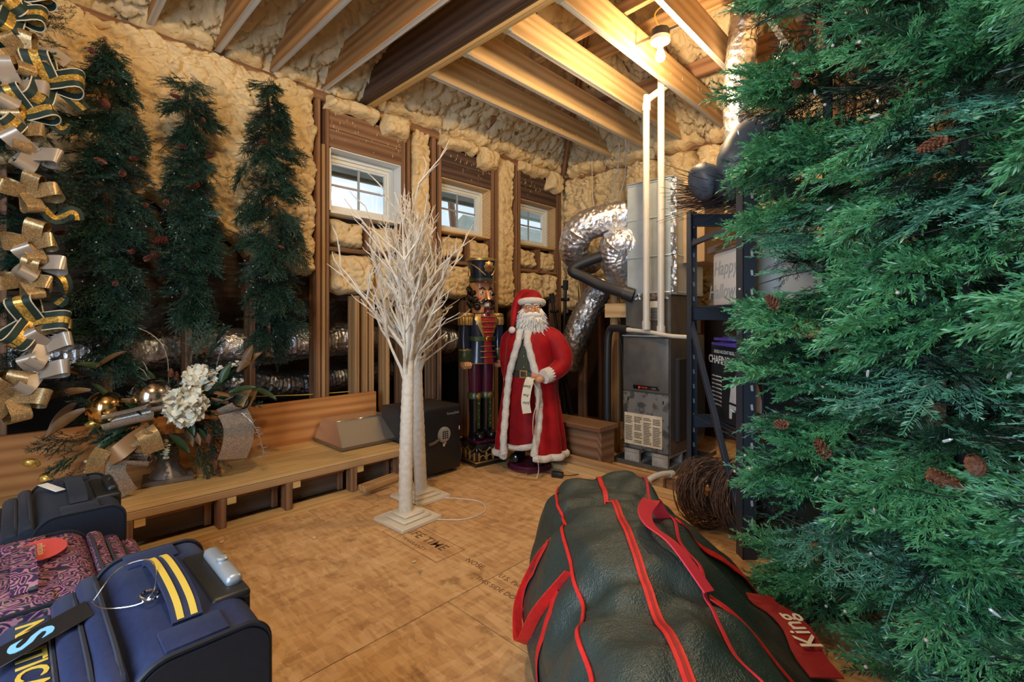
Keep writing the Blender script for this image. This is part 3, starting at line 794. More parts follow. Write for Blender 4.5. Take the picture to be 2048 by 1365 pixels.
# ---- the big trees crowding the right side
def big_tree(label, lat, fwd, r, H, seed, n, cones=(), z0=.12, w=(('feather', 5), ('fir', 4), ('pine', 2)), cam_az=None):
    t = thing('christmas_tree', label, 'tree', lf(lat, fwd), YAW, 'big Christmas trees on the right')
    az = math.atan2(-fwd, -lat) - .25
    MB().lathe([(.022, .02), (.02, .6), (.018, H * .7), (.012, H)], 10).build('trunk', 'black_matte', t)
    m = MB()
    for k in range(4):
        a = k * PI / 2 + .4; m.tube([(0, 0, .06), (math.cos(a) * .2, math.sin(a) * .2, .012)], .011, 6)
    m.build('tree_stand', 'black_matte', t)
    f = lambda z: r * (1.0 if z > .5 else .62 + .38 * max(0, z - .1) / .4) * (.9 + .1 * math.sin(z * 5.3 + seed) + .07 * math.sin(z * 11 + seed))
    fir_tree(t, z0, H, f, n, az, 1.75, SPR_R, list(w), seed, (1.05, 1.5), (-.65, .35), 190, 'fir_inner_shade', cones)
    rr = random.Random(seed)
    # string-light wire and small white berries
    pts = []
    for i in range(60):
        a = az + math.sin(i * .9) * 1.4; q = r * rr.uniform(.55, .8); pts.append((math.cos(a) * q, math.sin(a) * q, .3 + (H - .5) * i / 60))
    MB().tube(smooth_path(pts, 2), .0018, 4).build('light_string', 'cable_black', t)
    bm_ = MB().ball((0, 0, 0), .0055, 8, 6).mesh('berry', 'berry_white'); lm = MB().lathe([(.001, 0), (.004, .003), (.004, .016), (.001, .024)], 6).mesh('light_bulb', 'light_clear')
    for i in range(26):
        a = az + rr.uniform(-1.3, 1.3); q = f(1) * rr.uniform(.8, 1.0); z = rr.uniform(.2, H - .1)
        link('berry' if i % 2 else 'light_bulb', bm_ if i % 2 else lm, t, (math.cos(a) * q, math.sin(a) * q, z), (rr.uniform(0, 3), 0, rr.uniform(0, 3)))
    return t
big_tree('tall green artificial tree overlapping the black shelving post', 1.31, 1.98, .40, 2.95, 21, 300, ((-.22, -.30, .80, 1.6), (-.31, -.2, .86, 1.4), (-.33, -.18, 1.32, 1.5), (-.25, -.2, 2.15, 1.5), (-.2, -.27, 2.3, 1.4)))
big_tree('tall green artificial tree with two pine cones, middle of the right row', 1.36, 1.43, .37, 2.55, 22, 300, ((-.235, -.27, .90, 1.5), (-.27, -.23, .845, 1.5), (-.1, -.33, .40, 1.4), (-.28, -.2, 1.7, 1.3)))
big_tree('tall artificial tree cut off by the right edge, nearest the camera', 1.36, .92, .35, 2.2, 23, 300, ((-.2, -.25, .45, 1.6),))
big_tree('green artificial tree set back behind the row, glimpsed in its gaps', 1.92, 1.75, .36, 2.8, 24, 210)

# ---- slim trees hung on the window wall
def wall_tree(label, X, Y, z0, z1, prof, n, seed, cones=(), bend=0, conemat='cone_red'):
    t = thing('slim_wall_tree', label, 'tree', (X, Y, z0), 0, 'slim trees hung on the foam wall')
    H = z1 - z0
    MB().tube(smooth_path([(0, .02, .0), (bend * .5, .02, H * .5), (0, .03, H - .16), (0, .10, H - .06)]), .012, 8).build('trunk', 'pine_brown', t)
    f = lambda z: np.interp(z / H, [p[0] for p in prof], [p[1] for p in prof]) * (.88 + .14 * math.sin(z * 13 + seed) + .1 * math.sin(z * 29 + 2 * seed))
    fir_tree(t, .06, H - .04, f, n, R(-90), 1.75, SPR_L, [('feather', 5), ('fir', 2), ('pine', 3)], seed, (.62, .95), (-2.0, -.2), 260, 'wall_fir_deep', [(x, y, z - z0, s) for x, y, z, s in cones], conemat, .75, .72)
    rr = random.Random(seed); lm = MB().ball((0, 0, 0), .0045, 6, 4).mesh('light_bulb', 'light_clear')
    for i in range(36):
        z = rr.uniform(.1, H - .1); a = R(-90) + rr.uniform(-1.2, 1.2); q = f(z) * .95
        link('light_bulb', lm, t, (math.cos(a) * q, math.sin(a) * q * .72, z))
    return t
wall_tree('widest dark slim tree with red pine cones, next to the bow garland', .36, 3.56, 1.0, 2.90, [(0, .16), (.2, .23), (.5, .27), (.75, .23), (.92, .16), (1, .07)], 300, 31,
    [(-.03, -.2, 2.42, 1.7), (.05, -.19, 2.06, 1.3), (-.04, -.2, 2.10, 1.2), (-.08, -.2, 2.68, 1.1), (.1, -.2, 2.15, .9), (.15, -.2, 1.9, 1.0), (.09, -.2, 1.63, 1.1), (-.2, -.17, 1.7, 1.0), (.02, -.2, 1.45, 1.0), (.16, -.2, 1.60, 1.1), (.26, -.12, 1.95, 1.2)])
wall_tree('narrow dark slim tree with red pine cones, middle of the three', .76, 3.58, 1.22, 2.82, [(0, .08), (.2, .15), (.5, .18), (.75, .15), (.92, .11), (1, .05)], 290, 32,
    [(0, -.13, 2.08, 1.3), (-.17, -.1, 1.72, 1.8), (-.18, -.1, 1.64, 1.5), (.05, -.13, 2.5, 1.0), (.09, -.13, 2.28, 1.0), (-.09, -.12, 2.6, 1.0), (.1, -.13, 1.9, 1.0), (-.06, -.14, 2.3, .9)])
wall_tree('bare slim dark tree without cones, beside the first small window', 1.25, 3.58, 1.02, 2.93, [(0, .10), (.15, .22), (.4, .27), (.7, .26), (.9, .20), (1, .09)], 300, 33, [(-.1, -.16, 2.45, 1.0), (.02, -.16, 1.75, .9)], .02)
# ================================================================== TREE STORAGE BAG
def make_tarp():
    m, nt, b = _new('tarp'); setp(b, rough=.44, spec=.7)
    v = _coords(nt, (1, 1, 1))
    r = _ramp(nt, [(.35, (.020, .036, .032)), (.7, (.036, .056, .05))]); nt.links.new(_noise(nt, v, 4, 4), r.inputs['Fac']); nt.links.new(r.outputs[0], b.inputs['Base Color'])
    n1 = _noise(nt, v, 9, 6, .6, .8)
    w = nt.nodes.new('ShaderNodeTexVoronoi'); w.inputs['Scale'].default_value = 220; nt.links.new(v, w.inputs['Vector'])
    ad = nt.nodes.new('ShaderNodeMath'); ad.operation = 'MULTIPLY_ADD'; ad.inputs[1].default_value = .12; nt.links.new(w.outputs['Distance'], ad.inputs[0]); nt.links.new(n1, ad.inputs[2])
    _bump(nt, b, ad.outputs[0], .5, .025); MATS['tarp'] = m
make_tarp()
plain('strap_red', (.72, .022, .018), (.60, .016, .014), scale=50, rough=.6)
plain('strap_pink', (.70, .035, .06), rough=.6)
plain('tag_red', (.30, .012, .012), rough=.6)
plain('cream_print', (.80, .66, .45), rough=.7)

BO = lf(.5, 1.6)
bag = thing('tree_storage_bag', 'big dark green tarpaulin tree bag with red straps lying on the floor', 'bag', BO, YAW)
secs = [  # forward position: cross-section as (lat, z)
    (.50, [(.16, .0), (.15, .12), (.24, .34), (.36, .39), (.48, .35), (.66, .2), (.80, .08), (.80, .0)]),
    (.62, [(.10, .0), (.07, .18), (.165, .46), (.325, .52), (.475, .48), (.76, .27), (.94, .10), (.94, .0)]),
    (1.0, [(.11, .0), (.07, .22), (.175, .48), (.335, .55), (.49, .50), (.74, .275), (.97, .095), (.97, .0)]),
    (1.3, [(.12, .0), (.075, .23), (.185, .47), (.355, .54), (.52, .51), (.755, .275), (.985, .095), (.98, .0)]),
    (1.55, [(.12, .0), (.07, .24), (.192, .49), (.375, .555), (.55, .52), (.775, .285), (1.005, .095), (1.0, .0)]),
    (1.75, [(.12, .0), (.065, .24), (.20, .48), (.39, .535), (.57, .50), (.79, .285), (1.005, .095), (1.0, .0)]),
    (1.92, [(.12, .0), (.08, .22), (.205, .45), (.405, .49), (.59, .475), (.83, .30), (.99, .10), (.99, .0)]),
    (2.10, [(.14, .0), (.11, .2), (.21, .44), (.42, .47), (.605, .465), (.80, .30), (.95, .10), (.95, .0)]),
    (2.28, [(.17, .0), (.15, .2), (.215, .43), (.43, .45), (.62, .465), (.76, .29), (.87, .10), (.87, .0)]),
    (2.42, [(.20, .0), (.19, .18), (.235, .40), (.44, .43), (.635, .45), (.71, .26), (.79, .09), (.79, .0)]),
    (2.52, [(.25, .0), (.24, .12), (.27, .25), (.45, .30), (.635, .34), (.67, .2), (.72, .07), (.72, .0)]),
    (2.57, [(.30, .0), (.3, .05), (.32, .08), (.47, .1), (.60, .12), (.64, .08), (.66, .03), (.66, .0)])]
fs_ = np.linspace(.50, 2.57, 170)
KF = np.array([s[0] for s in secs]); KP = np.array([s[1] for s in secs])
def crom(a, t):
    n = len(a); t = np.clip(t, 0, n - 1 - 1e-6); i = int(t); q = t - i
    p0, p1, p2, p3 = a[max(i - 1, 0)], a[i], a[i + 1], a[min(i + 2, n - 1)]
    return .5 * (2 * p1 + (p2 - p0) * q + (2 * p0 - 5 * p1 + 4 * p2 - p3) * q * q + (3 * p1 - p0 - 3 * p2 + p3) * q ** 3)
NS = 120; G = np.zeros((len(fs_), NS, 3))
for i, f in enumerate(fs_):
    C8 = np.array([[np.interp(f, KF, KP[:, k, c]) for c in range(2)] for k in range(8)])
    for j in range(NS):
        p = crom(C8, 7 * j / (NS - 1)); G[i, j] = (p[0] - .5, f - 1.6, max(p[1], 0))
Fg, Sg = np.meshgrid(fs_, np.linspace(0, 7, NS), indexing='ij')
wr = (.010 * np.sin(14 * Fg + 2.2 * Sg + 2 * np.sin(3 * Sg)) + .008 * np.sin(23 * Fg - 3.1 * Sg) + .026 * (worley(Fg, Sg * .16, 4.2, 5) - .5) + .012 * (worley(Fg + Sg * .1, Sg * .2 - Fg * .3, 9, 8) - .5))
wr -= .030 * np.exp(-((Fg - 1.90 - .03 * Sg) / .045) ** 2) + .022 * np.exp(-((Fg - 1.36 + .02 * Sg) / .04) ** 2)
du = np.gradient(G, axis=0); dv = np.gradient(G, axis=1); Nn = np.cross(dv, du); Nn /= np.linalg.norm(Nn, axis=2)[..., None] + 1e-9
if Nn[80, 60, 2] < 0: Nn = -Nn
ed = np.clip(np.minimum(Sg, 7 - Sg) / .6, 0, 1)
G2 = G + Nn * (wr * ed)[..., None]; G2[..., 2] = np.maximum(G2[..., 2], .002)
idx = np.arange(G2.shape[0] * NS).reshape(-1, NS)
F = np.stack([idx[:-1, :-1], idx[:-1, 1:], idx[1:, 1:], idx[1:, :-1]], -1).reshape(-1, 4)
link('bag_shell', np_mesh('bag_shell', G2.reshape(-1, 3), F, 'tarp', True), bag)
def on_bag(f, s, off=.005):
    a = float(np.clip((f - fs_[0]) / (fs_[1] - fs_[0]), 0, len(fs_) - 1.001)); b = float(np.clip(s / 7 * (NS - 1), 0, NS - 1.001))
    i, j = int(a), int(b); p, q = a - i, b - j
    mixv = lambda A: A[i, j] * (1 - p) * (1 - q) + A[i + 1, j] * p * (1 - q) + A[i, j + 1] * (1 - p) * q + A[i + 1, j + 1] * p * q
    n = Vector(mixv(Nn)).normalized()
    return Vector(mixv(G2)) + n * off, Vector(mixv(dv)).normalized(), n
def bag_strip(name, path, width, mat, off=.004, th=.004):
    off += .0015
    P, D = [], []
    for k in range(len(path) - 1):
        for q in range(26):
            t = q / 26; f = path[k][0] * (1 - t) + path[k + 1][0] * t; s = path[k][1] * (1 - t) + path[k + 1][1] * t
            p, d, n = on_bag(f, s, off); P.append(p); D.append(n)
    for _ in range(2): P = [P[0]] + [(P[i - 1] + P[i] * 2 + P[i + 1]) / 4 for i in range(1, len(P) - 1)] + [P[-1]]
    T = [(P[min(i + 1, len(P) - 1)] - P[max(i - 1, 0)]).normalized() for i in range(len(P))]
    return MB().ribbon(P, [T[i].cross(D[i]) for i in range(len(P))], width, th).build(name, mat, bag)
for s, w, m_, nm in ((2.0, .011, 'strap_red', 'piping'), (4.0, .011, 'strap_pink', 'piping')):
    bag_strip(nm, [(.55, s), (1.0, s), (1.5, s), (1.9, s), (2.2, s), (2.46, s)], w, m_)
bag_strip('zip_strip', [(.55, 3.05), (1.0, 3.05), (1.5, 3.0), (1.88, 3.0)], .024, 'strap_red')
bag_strip('zip_strip', [(1.88, 2.9), (2.1, 2.95), (2.46, 3.0)], .020, 'strap_red', .006)
bag_strip('zip_teeth', [(.55, 3.05), (1.0, 3.05), (1.5, 3.0), (1.87, 3.0)], .006, 'tag_red', .007)
bag_strip('side_strap', [(1.72, 4.05), (1.80, 4.7), (1.9, 5.5), (1.95, 6.2)], .034, 'strap_red', .005)
bag_strip('side_strap', [(1.28, 4.05), (1.2, 4.8), (1.16, 5.6), (1.12, 6.2)], .030, 'strap_red', .010)
bag_strip('side_strap', [(1.74, 1.7), (1.76, 1.2), (1.76, .6)], .03, 'strap_red', .004)
bag_strip('side_strap', [(1.46, 1.7), (1.45, 1.2), (1.44, .5)], .03, 'strap_red', .004)
def L_(p): return (p[0] - .5, p[1] - 1.6, p[2])
hp = smooth_path([L_(p) for p in [(.20, 1.76, .475), (.11, 1.80, .36), (.03, 1.76, .22), (.02, 1.66, .155), (.035, 1.56, .20), (.08, 1.49, .34), (.175, 1.44, .485)]], 8)
MB().ribbon(hp, [Vector((.8, .3, -.5))] * len(hp), .040, .004).build('carry_handle', 'strap_red', bag)
hp = smooth_path([L_(p) for p in [(.56, 1.74, .515), (.50, 1.70, .60), (.44, 1.58, .615), (.43, 1.48, .61), (.47, 1.37, .60), (.525, 1.27, .525)]], 8)
MB().ribbon(hp, [Vector((.75, .35, -.35))] * len(hp), .05, .004).build('carry_handle', 'strap_pink', bag)
# red name band on the low right flank
P, D = [], []
for k in range(13):
    p, d, n = on_bag(1.36 + .42 * k / 12, 5.3, .006); dd = (d + n * .75).normalized(); P.append(p + dd * .05); D.append(dd)
MB().ribbon(P, D, .094, .004).build('name_band', 'tag_red', bag)
p, d, n = on_bag(1.54, 5.3, .006); d = (d + n * .75).normalized(); p = p + d * .05 + Vector((0, 1, 0)).cross(-d).normalized() * .004
tx = Vector((0, 1, 0)); 
text_mesh('name_print', 'King', .095, 'cream_print', bag, frame(p, tx, -d) , .0006, bold=.001)

# ================================================================== SUITCASES
def fabric(name, c, c2, sheen=.3):
    m = plain(name, c, c2, scale=90, rough=.6, bump=.12, bscale=900, bdist=.0006); 
    setp(m.node_tree.nodes['Principled BSDF'], sheen=sheen, spec=.35); return m
fabric('navy', (.005, .012, .052), (.008, .017, .066), .06); fabric('navy_dark', (.006, .008, .014), (.008, .011, .02), .02)
fabric('navy_dull', (.010, .014, .024), (.014, .019, .034), .05)
plain('yellow_stripe', (.66, .45, .06), rough=.7); plain('tag_black', (.01, .01, .011), rough=.35); plain('tag_blue', (.20, .46, .70), rough=.5)
plain('grip_silver', (.42, .45, .48), metal=.5, rough=.35); plain('zipper', (.03, .035, .05), rough=.4, spec=.7)
plain('label_red', (.62, .08, .07), rough=.5)
def make_paisley():
    m, nt, b = _new('paisley'); setp(b, rough=.75, spec=.25)
    v = _coords(nt, (1, 1, 1))
    nz = nt.nodes.new('ShaderNodeTexNoise'); nz.inputs['Scale'].default_value = 14; nt.links.new(v, nz.inputs['Vector'])
    ad = nt.nodes.new('ShaderNodeVectorMath'); ad.operation = 'MULTIPLY_ADD'; ad.inputs[1].default_value = (.10,) * 3; nt.links.new(nz.outputs['Color'], ad.inputs[0]); nt.links.new(v, ad.inputs[2])
    vo = nt.nodes.new('ShaderNodeTexVoronoi'); vo.inputs['Scale'].default_value = 24; nt.links.new(ad.outputs[0], vo.inputs['Vector'])
    mu = nt.nodes.new('ShaderNodeMath'); mu.operation = 'MULTIPLY'; mu.inputs[1].default_value = 30; nt.links.new(vo.outputs['Distance'], mu.inputs[0])
    sn = nt.nodes.new('ShaderNodeMath'); sn.operation = 'SINE'; nt.links.new(mu.outputs[0], sn.inputs[0])
    r = _ramp(nt, [(.0, (.006, .006, .012)), (.45, (.010, .008, .016)), (.62, (.17, .02, .06)), (.80, (.42, .12, .17)), (.92, (.30, .16, .16))])
    mr = nt.nodes.new('ShaderNodeMapRange'); mr.inputs['From Min'].default_value = -1; nt.links.new(sn.outputs[0], mr.inputs['Value']); nt.links.new(mr.outputs[0], r.inputs['Fac'])
    r2 = _ramp(nt, [(.5, (.03, .012, .05)), (.62, (.02, .05, .03)), (.7, (.14, .12, .10))]); nt.links.new(_noise(nt, v, 70, 3), r2.inputs['Fac'])
    mx = nt.nodes.new('ShaderNodeMix'); mx.data_type = 'RGBA'; mx.blend_type = 'ADD'; mx.inputs[0].default_value = .8
    nt.links.new(r.outputs[0], mx.inputs[6]); nt.links.new(r2.outputs[0], mx.inputs[7]); nt.links.new(mx.outputs[2], b.inputs['Base Color'])
    MATS['paisley'] = m
make_paisley()

def rrect(y0, y1, z0, z1, rs, n=8):
    """rounded rectangle outline in y-z; radii for corners (y1,z0),(y1,z1),(y0,z1),(y0,z0)"""
    out = []
    for (cy, cz, a0, r) in ((y1 - rs[0], z0 + rs[0], -90, rs[0]), (y1 - rs[1], z1 - rs[1], 0, rs[1]), (y0 + rs[2], z1 - rs[2], 90, rs[2]), (y0 + rs[3], z0 + rs[3], 180, rs[3])):
        for k in range(n + 1): a = R(a0 + 90 * k / n); out.append((cy + r * math.cos(a), cz + r * math.sin(a)))
    return out
def loft(mb, prof, stations):
    """stations: list of (x, scale, puff)"""
    n = len(prof); cy = sum(p[0] for p in prof) / n; cz = sum(p[1] for p in prof) / n; vs = []
    for (x, s) in stations:
        for (y, z) in prof: vs.append((x, cy + (y - cy) * s, cz + (z - cz) * s))
    fs = [(i * n + k, i * n + (k + 1) % n, (i + 1) * n + (k + 1) % n, (i + 1) * n + k) for i in range(len(stations) - 1) for k in range(n)]
    fs += [tuple(reversed(range(n))), tuple((len(stations) - 1) * n + k for k in range(n))]
    return mb.add(vs, fs)
def suitcase(label, loc, rotz, w, t, h, body, side, pocket, pdepth, tele=True, stripes=False, grip='grip_silver'):
    s = thing('suitcase', label, 'suitcase', loc, rotz, 'suitcases by the wall ledge')
    hw = w / 2; prof = rrect(-t / 2, t / 2, .035, h, (.03, .045, .06, .03))
    loft(MB(), prof, [(-hw, .97), (-hw + .012, .995), (-hw * .4, 1.004), (0, 1.006), (hw * .4, 1.004), (hw - .012, .995), (hw, .97)]).build('body', body, s)
    for sg in (-1, 1):
        pr = [(y * .985, .035 + (z - .035) * .985 + .003) for y, z in prof]
        MB().poly([(sg * (hw - .002), y, z) for y, z in (pr if sg < 0 else pr[::-1])], (sg * .008, 0, 0)).build('side_panel', side, s, False)
        MB().tube([(sg * (hw - .001), y, z) for y, z in prof], .0055, 6, closed=True).build('piping', 'navy_dark', s)
    for sx in (-1, 1):
        for sy in (-1, 1): MB().lathe([(.004, -.012), (.028, -.012), (.03, 0), (.028, .012), (.004, .012)], 14, (sx * (hw - .06), sy * (t / 2 - .04), .03), axis=Matrix.Rotation(PI / 2, 3, 'Y')).build('wheel', 'black', s)
    # front pockets: stacked layers with slanted tops
    pk = []
    for k, (d0, d1, zt) in enumerate(((0, .035, h - .012), (.035, .075, h - .03), (.075, pdepth, h - .055))):
        y1 = -t / 2 - d0 + .004; y0 = -t / 2 - d1; iw = hw - .012 - .014 * k
        pr = rrect(y0, y1, .06 + .02 * k, zt, (.004, .012, min(.03, (d1 - d0) * .6), .015), 5)
        p = loft(MB(), pr, [(-iw, .96), (-iw + .015, 1), (iw - .015, 1), (iw, .96)]).build('front_pocket', pocket, s); pk.append(p)
        zp = smooth_path([(-iw + .004, y1 - .008, .12), (-iw + .004, y1 - .008, zt - .06), (-iw + .05, y1 - .008, zt - .002), (0, y1 - .008, zt + .003), (iw - .05, y1 - .008, zt - .002), (iw - .004, y1 - .008, zt - .06), (iw - .004, y1 - .008, .12)], 6)
        MB().tube(zp, .0042, 5).build('zipper', 'zipper', p)
    # padded panels and carry handle on top
    hy = t / 2 - .115 if t > .19 else 0
    for sg in (-1, 1):
        MB().rbox((sg * (.155 + (hw - .155) / 2), hy, h + .002), (hw - .17, .10, .010), .005, 2).build('handle_pad', body, s)
    hp = smooth_path([(-.155, hy, h + .004), (-.12, hy, h + .022), (-.05, hy, h + .032), (.05, hy, h + .032), (.12, hy, h + .022), (.155, hy, h + .004)], 5)
    hd = MB().ribbon(hp, (0, 1, 0), .048, .010).build('carry_handle', body, s)
    if stripes:
        for o_ in (-.011, .011): MB().ribbon([p + Vector((0, o_, .006)) for p in hp], (0, 1, 0), .011, .002).build('stripe', 'yellow_stripe', hd)
    if tele:
        cup = MB().rbox((0, t / 2 - .032, h - .004), (.26, .075, .022), .010, 3); cup.rbox((0, t / 2 - .004, h - .035), (.25, .02, .08), .008, 2)
        c = cup.build('handle_cup', 'black', s)
        MB().rbox((0, t / 2 - .016, h + .014), (.19, .034, .026), .012, 3).build('pull_handle', grip, s)
        MB().lathe([(.012, 0), (.012, .006), (.009, .009)], 12, (0, t / 2 - .016, h + .026)).build('push_button', grip, s)
    return s, pk
H1 = .675
s1, pk = suitcase('blue suitcase with yellow lettering and striped handle, in the foreground', (.235, 1.23, 0), R(-90), .49, .215, H1, 'navy', 'navy_dark', 'navy', .155, True, True)
yt = -.1075 - .075 ; zt = H1 - .055
# lettering on the slanted pocket front
text_mesh('lettering', 'NAUTICA', .060, 'yellow_stripe', s1, frame((-.045, yt - .034, zt + .0012), (1, 0, 0), (0, 1, 0)), .0006, bold=.0008)
# hang tag on a wire loop with a snap ring
tg = MB().rbox((0, 0, 0), (.16, .075, .0016), .0005, 1).build('hang_tag', 'tag_black', s1); 
tg.matrix_local = frame((-.055, yt - .025, zt + .024), (.10, -1, -.25), (1, .1, 0))
text_mesh('tag_print', 'S', .088, 'tag_blue', tg, Matrix.Translation((.01, 0, .0012)) @ Matrix.Rotation(R(90), 4, 'Z'), .0004, bold=.002)
MB().tube(smooth_path([(-.06, -.125, H1 + .002), (-.10, -.08, H1 + .035), (-.06, -.03, H1 + .05), (.02, -.035, H1 + .03), (.035, -.06, H1 + .008), (-.01, -.11, H1), (-.06, -.127, H1)], 5), .0012, 5).build('wire_loop', 'chrome', s1)
MB().tube([(.02 + .034 * math.cos(a) , -.045 + .015 * math.sin(a), H1 + .012 + .006 * math.cos(a)) for a in np.linspace(0, 2 * PI, 22)[:-1]], .0032, 6, closed=True).build('snap_ring', 'chrome', s1)
MB().rbox((.20, -.135, H1 - .055), (.03, .012, .06), .004, 2).build('zip_pull', 'chrome', s1)
s2, pk = suitcase('pink and black paisley suitcase between the two blue ones', (.03, 1.80, 0), R(90), .50, .26, .585, 'paisley', 'paisley', 'paisley', .12, True, False, 'gold')
MB().lathe([(.004, 0), (.055, .0005), (.055, .0025), (.004, .003)], 24, (.09, -.02, .600), sx=1.5).build('oval_tag', 'label_red', s2)
text_mesh('oval_tag_print', 'collection', .024, 'cream_print', s2, Matrix.Translation((.09, -.02, .6035)) @ Matrix.Rotation(R(180), 4, 'Z'), .0003)
s3, pk = suitcase('dark navy suitcase at the back, against the ledge', (.155, 2.42, 0), R(-90), .50, .23, .60, 'navy_dull', 'navy_dark', 'navy_dull', .12, True, False, 'black')
MB().rbox((-.09, -.06, .615), (.15, .03, .003), .001, 1, Matrix.Rotation(.3, 3, 'Z')).build('paper_tag', 'label_white', s3)
# ================================================================== SHELVING AND WHAT IS ON IT
rk = thing('steel_shelving', 'dark blue-black bolted steel shelving behind the green trees', 'shelving', lf(1.20, 2.48), YAW)
RD, RL, RH = .80, 1.85, 1.99
SLOT = MB().box((0, 0, 0), (.002, .012, .042)).mesh('slot', 'cable_grey', False)
def post(x, y, sx, sy):
    m = MB()
    m.b2((min(x, x + sx * .006), min(y, y + sy * .075), 0), (max(x, x + sx * .006), max(y, y + sy * .075), RH)); m.b2((min(x, x + sx * .07), min(y, y + sy * .006), 0), (max(x, x + sx * .07), max(y, y + sy * .006), RH))
    p = m.build('post', 'rack_blue', rk, False)
    for k in range(18):
        o = link('slot', SLOT, p, (x + sx * .046, y - (.0013 if sy > 0 else .0073), .2 + k * .1), (0, .25, PI / 2))
for (x, sx) in ((0, 1), (RL, -1)):
    post(x, 0, sx, 1); post(x, RD, sx, -1)
    board('end_strut', (x + sx * .02, .03, 1.765), (x + sx * .02, RD - .03, 1.765), .035, .025, 'rack_blue', rk)
    board('end_strut', (x + sx * .02, RD - .03, 1.235), (x + sx * .02, .03, .13), .035, .03, 'rack_blue', rk)
    board('end_strut', (x + sx * .02, .03, .12), (x + sx * .02, RD - .03, .12), .035, .025, 'rack_blue', rk)
for z in (.56, 1.29, 1.93):
    for y in (.02, RD - .02):
        b_ = board('shelf_beam', (.01, y, z), (RL - .01, y, z), .085, .03, 'rack_blue', rk)
        MB().b2((.10 - RL / 2, -.02, -.018), (.17 - RL / 2, .02, -.015)).build('beam_label', 'cable_grey', b_, False)
    m = MB()
    for k in range(38): m.tube([(.02 + k * RL * .98 / 38, .01, z + .045), (.02 + k * RL * .98 / 38, RD - .01, z + .045)], .0028, 5)
    for k in range(4): m.tube([(.01, .03 + k * (RD - .06) / 3, z + .040), (RL - .01, .03 + k * (RD - .06) / 3, z + .040)], .0035, 5)
    m.build('wire_deck', 'rack_blue', rk)
def on_rack(name, label, cat, x, y, z, rz=0, group=None):
    p = lf(1.20 + x, 2.48 + y, z); return thing(name, label, cat, p, YAW + rz, group)
# clear storage tote with printed card inside
plain('tote_white', (.66, .64, .60), (.74, .72, .69), scale=3, rough=.35, spec=.6)
glassy('tote_clear', (.88, .88, .88), .25, .72)
to = on_rack('storage_tote', 'white plastic tote lettered Happy Halloween on the middle shelf', 'tote', .09, .12, 1.338)
prof = [(0, .04), (0, .58), (.5, .58), (.5, .04)]
MB().rbox((.27, .31, .175), (.44, .56, .35), .02, 2).build('tub', 'tote_white', to)
MB().rbox((.27, .31, .375), (.50, .62, .05), .015, 2).build('lid', 'tote_clear', to)
def face_text(body, y, z, size, mat, par, x=.048, sh=.25, bold=0, align='CENTER'):
    return text_mesh('lettering', body, size, mat, par, frame((x, y, z), (0, -1, 0), (0, 0, 1)), .0004, align, bold, sh)
face_text('Happy', .40, .24, .13, 'cable_grey', to); face_text('Halloween', .36, .09, .13, 'cable_grey', to)
plain('spook_purple', (.42, .22, .40), rough=.6)
MB().poly([(.0475, .20, .2), (.0475, .16, .30), (.0475, .10, .28), (.0475, .06, .31), (.0475, .05, .2)], (.002, 0, 0)).build('printed_shape', 'spook_purple', to, False)
# boxed chafing dish
plain('box_black', (.012, .015, .018), rough=.4); plain('print_grey', (.45, .46, .47), (.65, .66, .66), scale=7, rough=.4)
cb = on_rack('chafing_dish_box', 'black printed carton reading chafing dish on the lower shelf', 'box', .09, .06, .613)
MB().rbox((.30, .34, .235), (.50, .66, .47), .004, 1).build('carton', 'box_black', cb, False)
X_ = .0485
def ftx(b, y, z, s, bold=0): face_text(b, y, z, s, 'label_white', cb, X_, 0, bold)
ftx('CHAFING DISH', .46, .375, .072, .0008); ftx('GOLD ACCENT ROLL TOP', .44, .43, .030)
for k in range(8): face_text('stainless steel serving', .655, .27 - k * .026, .017, 'label_white', cb, X_, 0, 0, 'LEFT')
# picture of the roll-top dish
pts = [(y, z) for y, z in ((.02, .13), (.02, .2), (.05, .27), (.12, .33), (.22, .345), (.32, .30), (.38, .22), (.40, .13))]
MB().poly([(.0492, y, z) for y, z in pts], (.0012, 0, 0)).build('printed_dish', 'print_grey', cb, False)
MB().poly([(.0485, .02, .115), (.0485, .02, .03), (.0485, .05, .03), (.0485, .06, .09), (.0485, .36, .09), (.0485, .37, .03), (.0485, .40, .03), (.0485, .40, .115)], (.0012, 0, 0)).build('printed_stand', 'print_grey', cb, False)
# purple lids on the carton
plain('purple', (.075, .055, .35), rough=.3, spec=.6)
for k in range(2):
    o = on_rack('purple_lid', ('lower' if k == 0 else 'upper') + ' of the two purple plastic lids on the black carton', 'lid', .30 + .03 * k, .36, 1.085 + .031 * k, .12 * k, 'purple lids')
    MB().rbox((0, 0, .012), (.40, .48, .016), .006, 2).rbox((0, 0, .022), (.34, .42, .012), .005, 2).build('lid_panel', 'purple', o)
    MB().rbox((0, .0, .012), (.42, .02, .018), .004, 1).rbox((-.205, 0, .012), (.012, .49, .02), .004, 1).rbox((.205, 0, .012), (.012, .49, .02), .004, 1).build('lid_rim', 'purple', o)
# pale box behind
o = on_rack('clear_bin', 'clear bin of odds and ends behind the purple lids', 'bin', 1.0, .45, .613)
MB().rbox((0, 0, .2), (.5, .5, .4), .02, 2).build('tub', 'tote_white', o); MB().rbox((0, 0, .41), (.54, .54, .03), .01, 2).build('lid', 'tote_clear', o)
o = on_rack('cardboard_box', 'brown cardboard carton on the middle shelf behind the trees', 'box', 1.1, .42, 1.338)
plain('cardboard', (.40, .25, .12), (.46, .30, .15), scale=9, rough=.8)
MB().rbox((0, 0, .17), (.6, .5, .34), .004, 1).build('carton', 'cardboard', o, False); MB().b2((-.3, -.02, .3402), (.3, .02, .3412)).build('tape', 'paper', o, False)
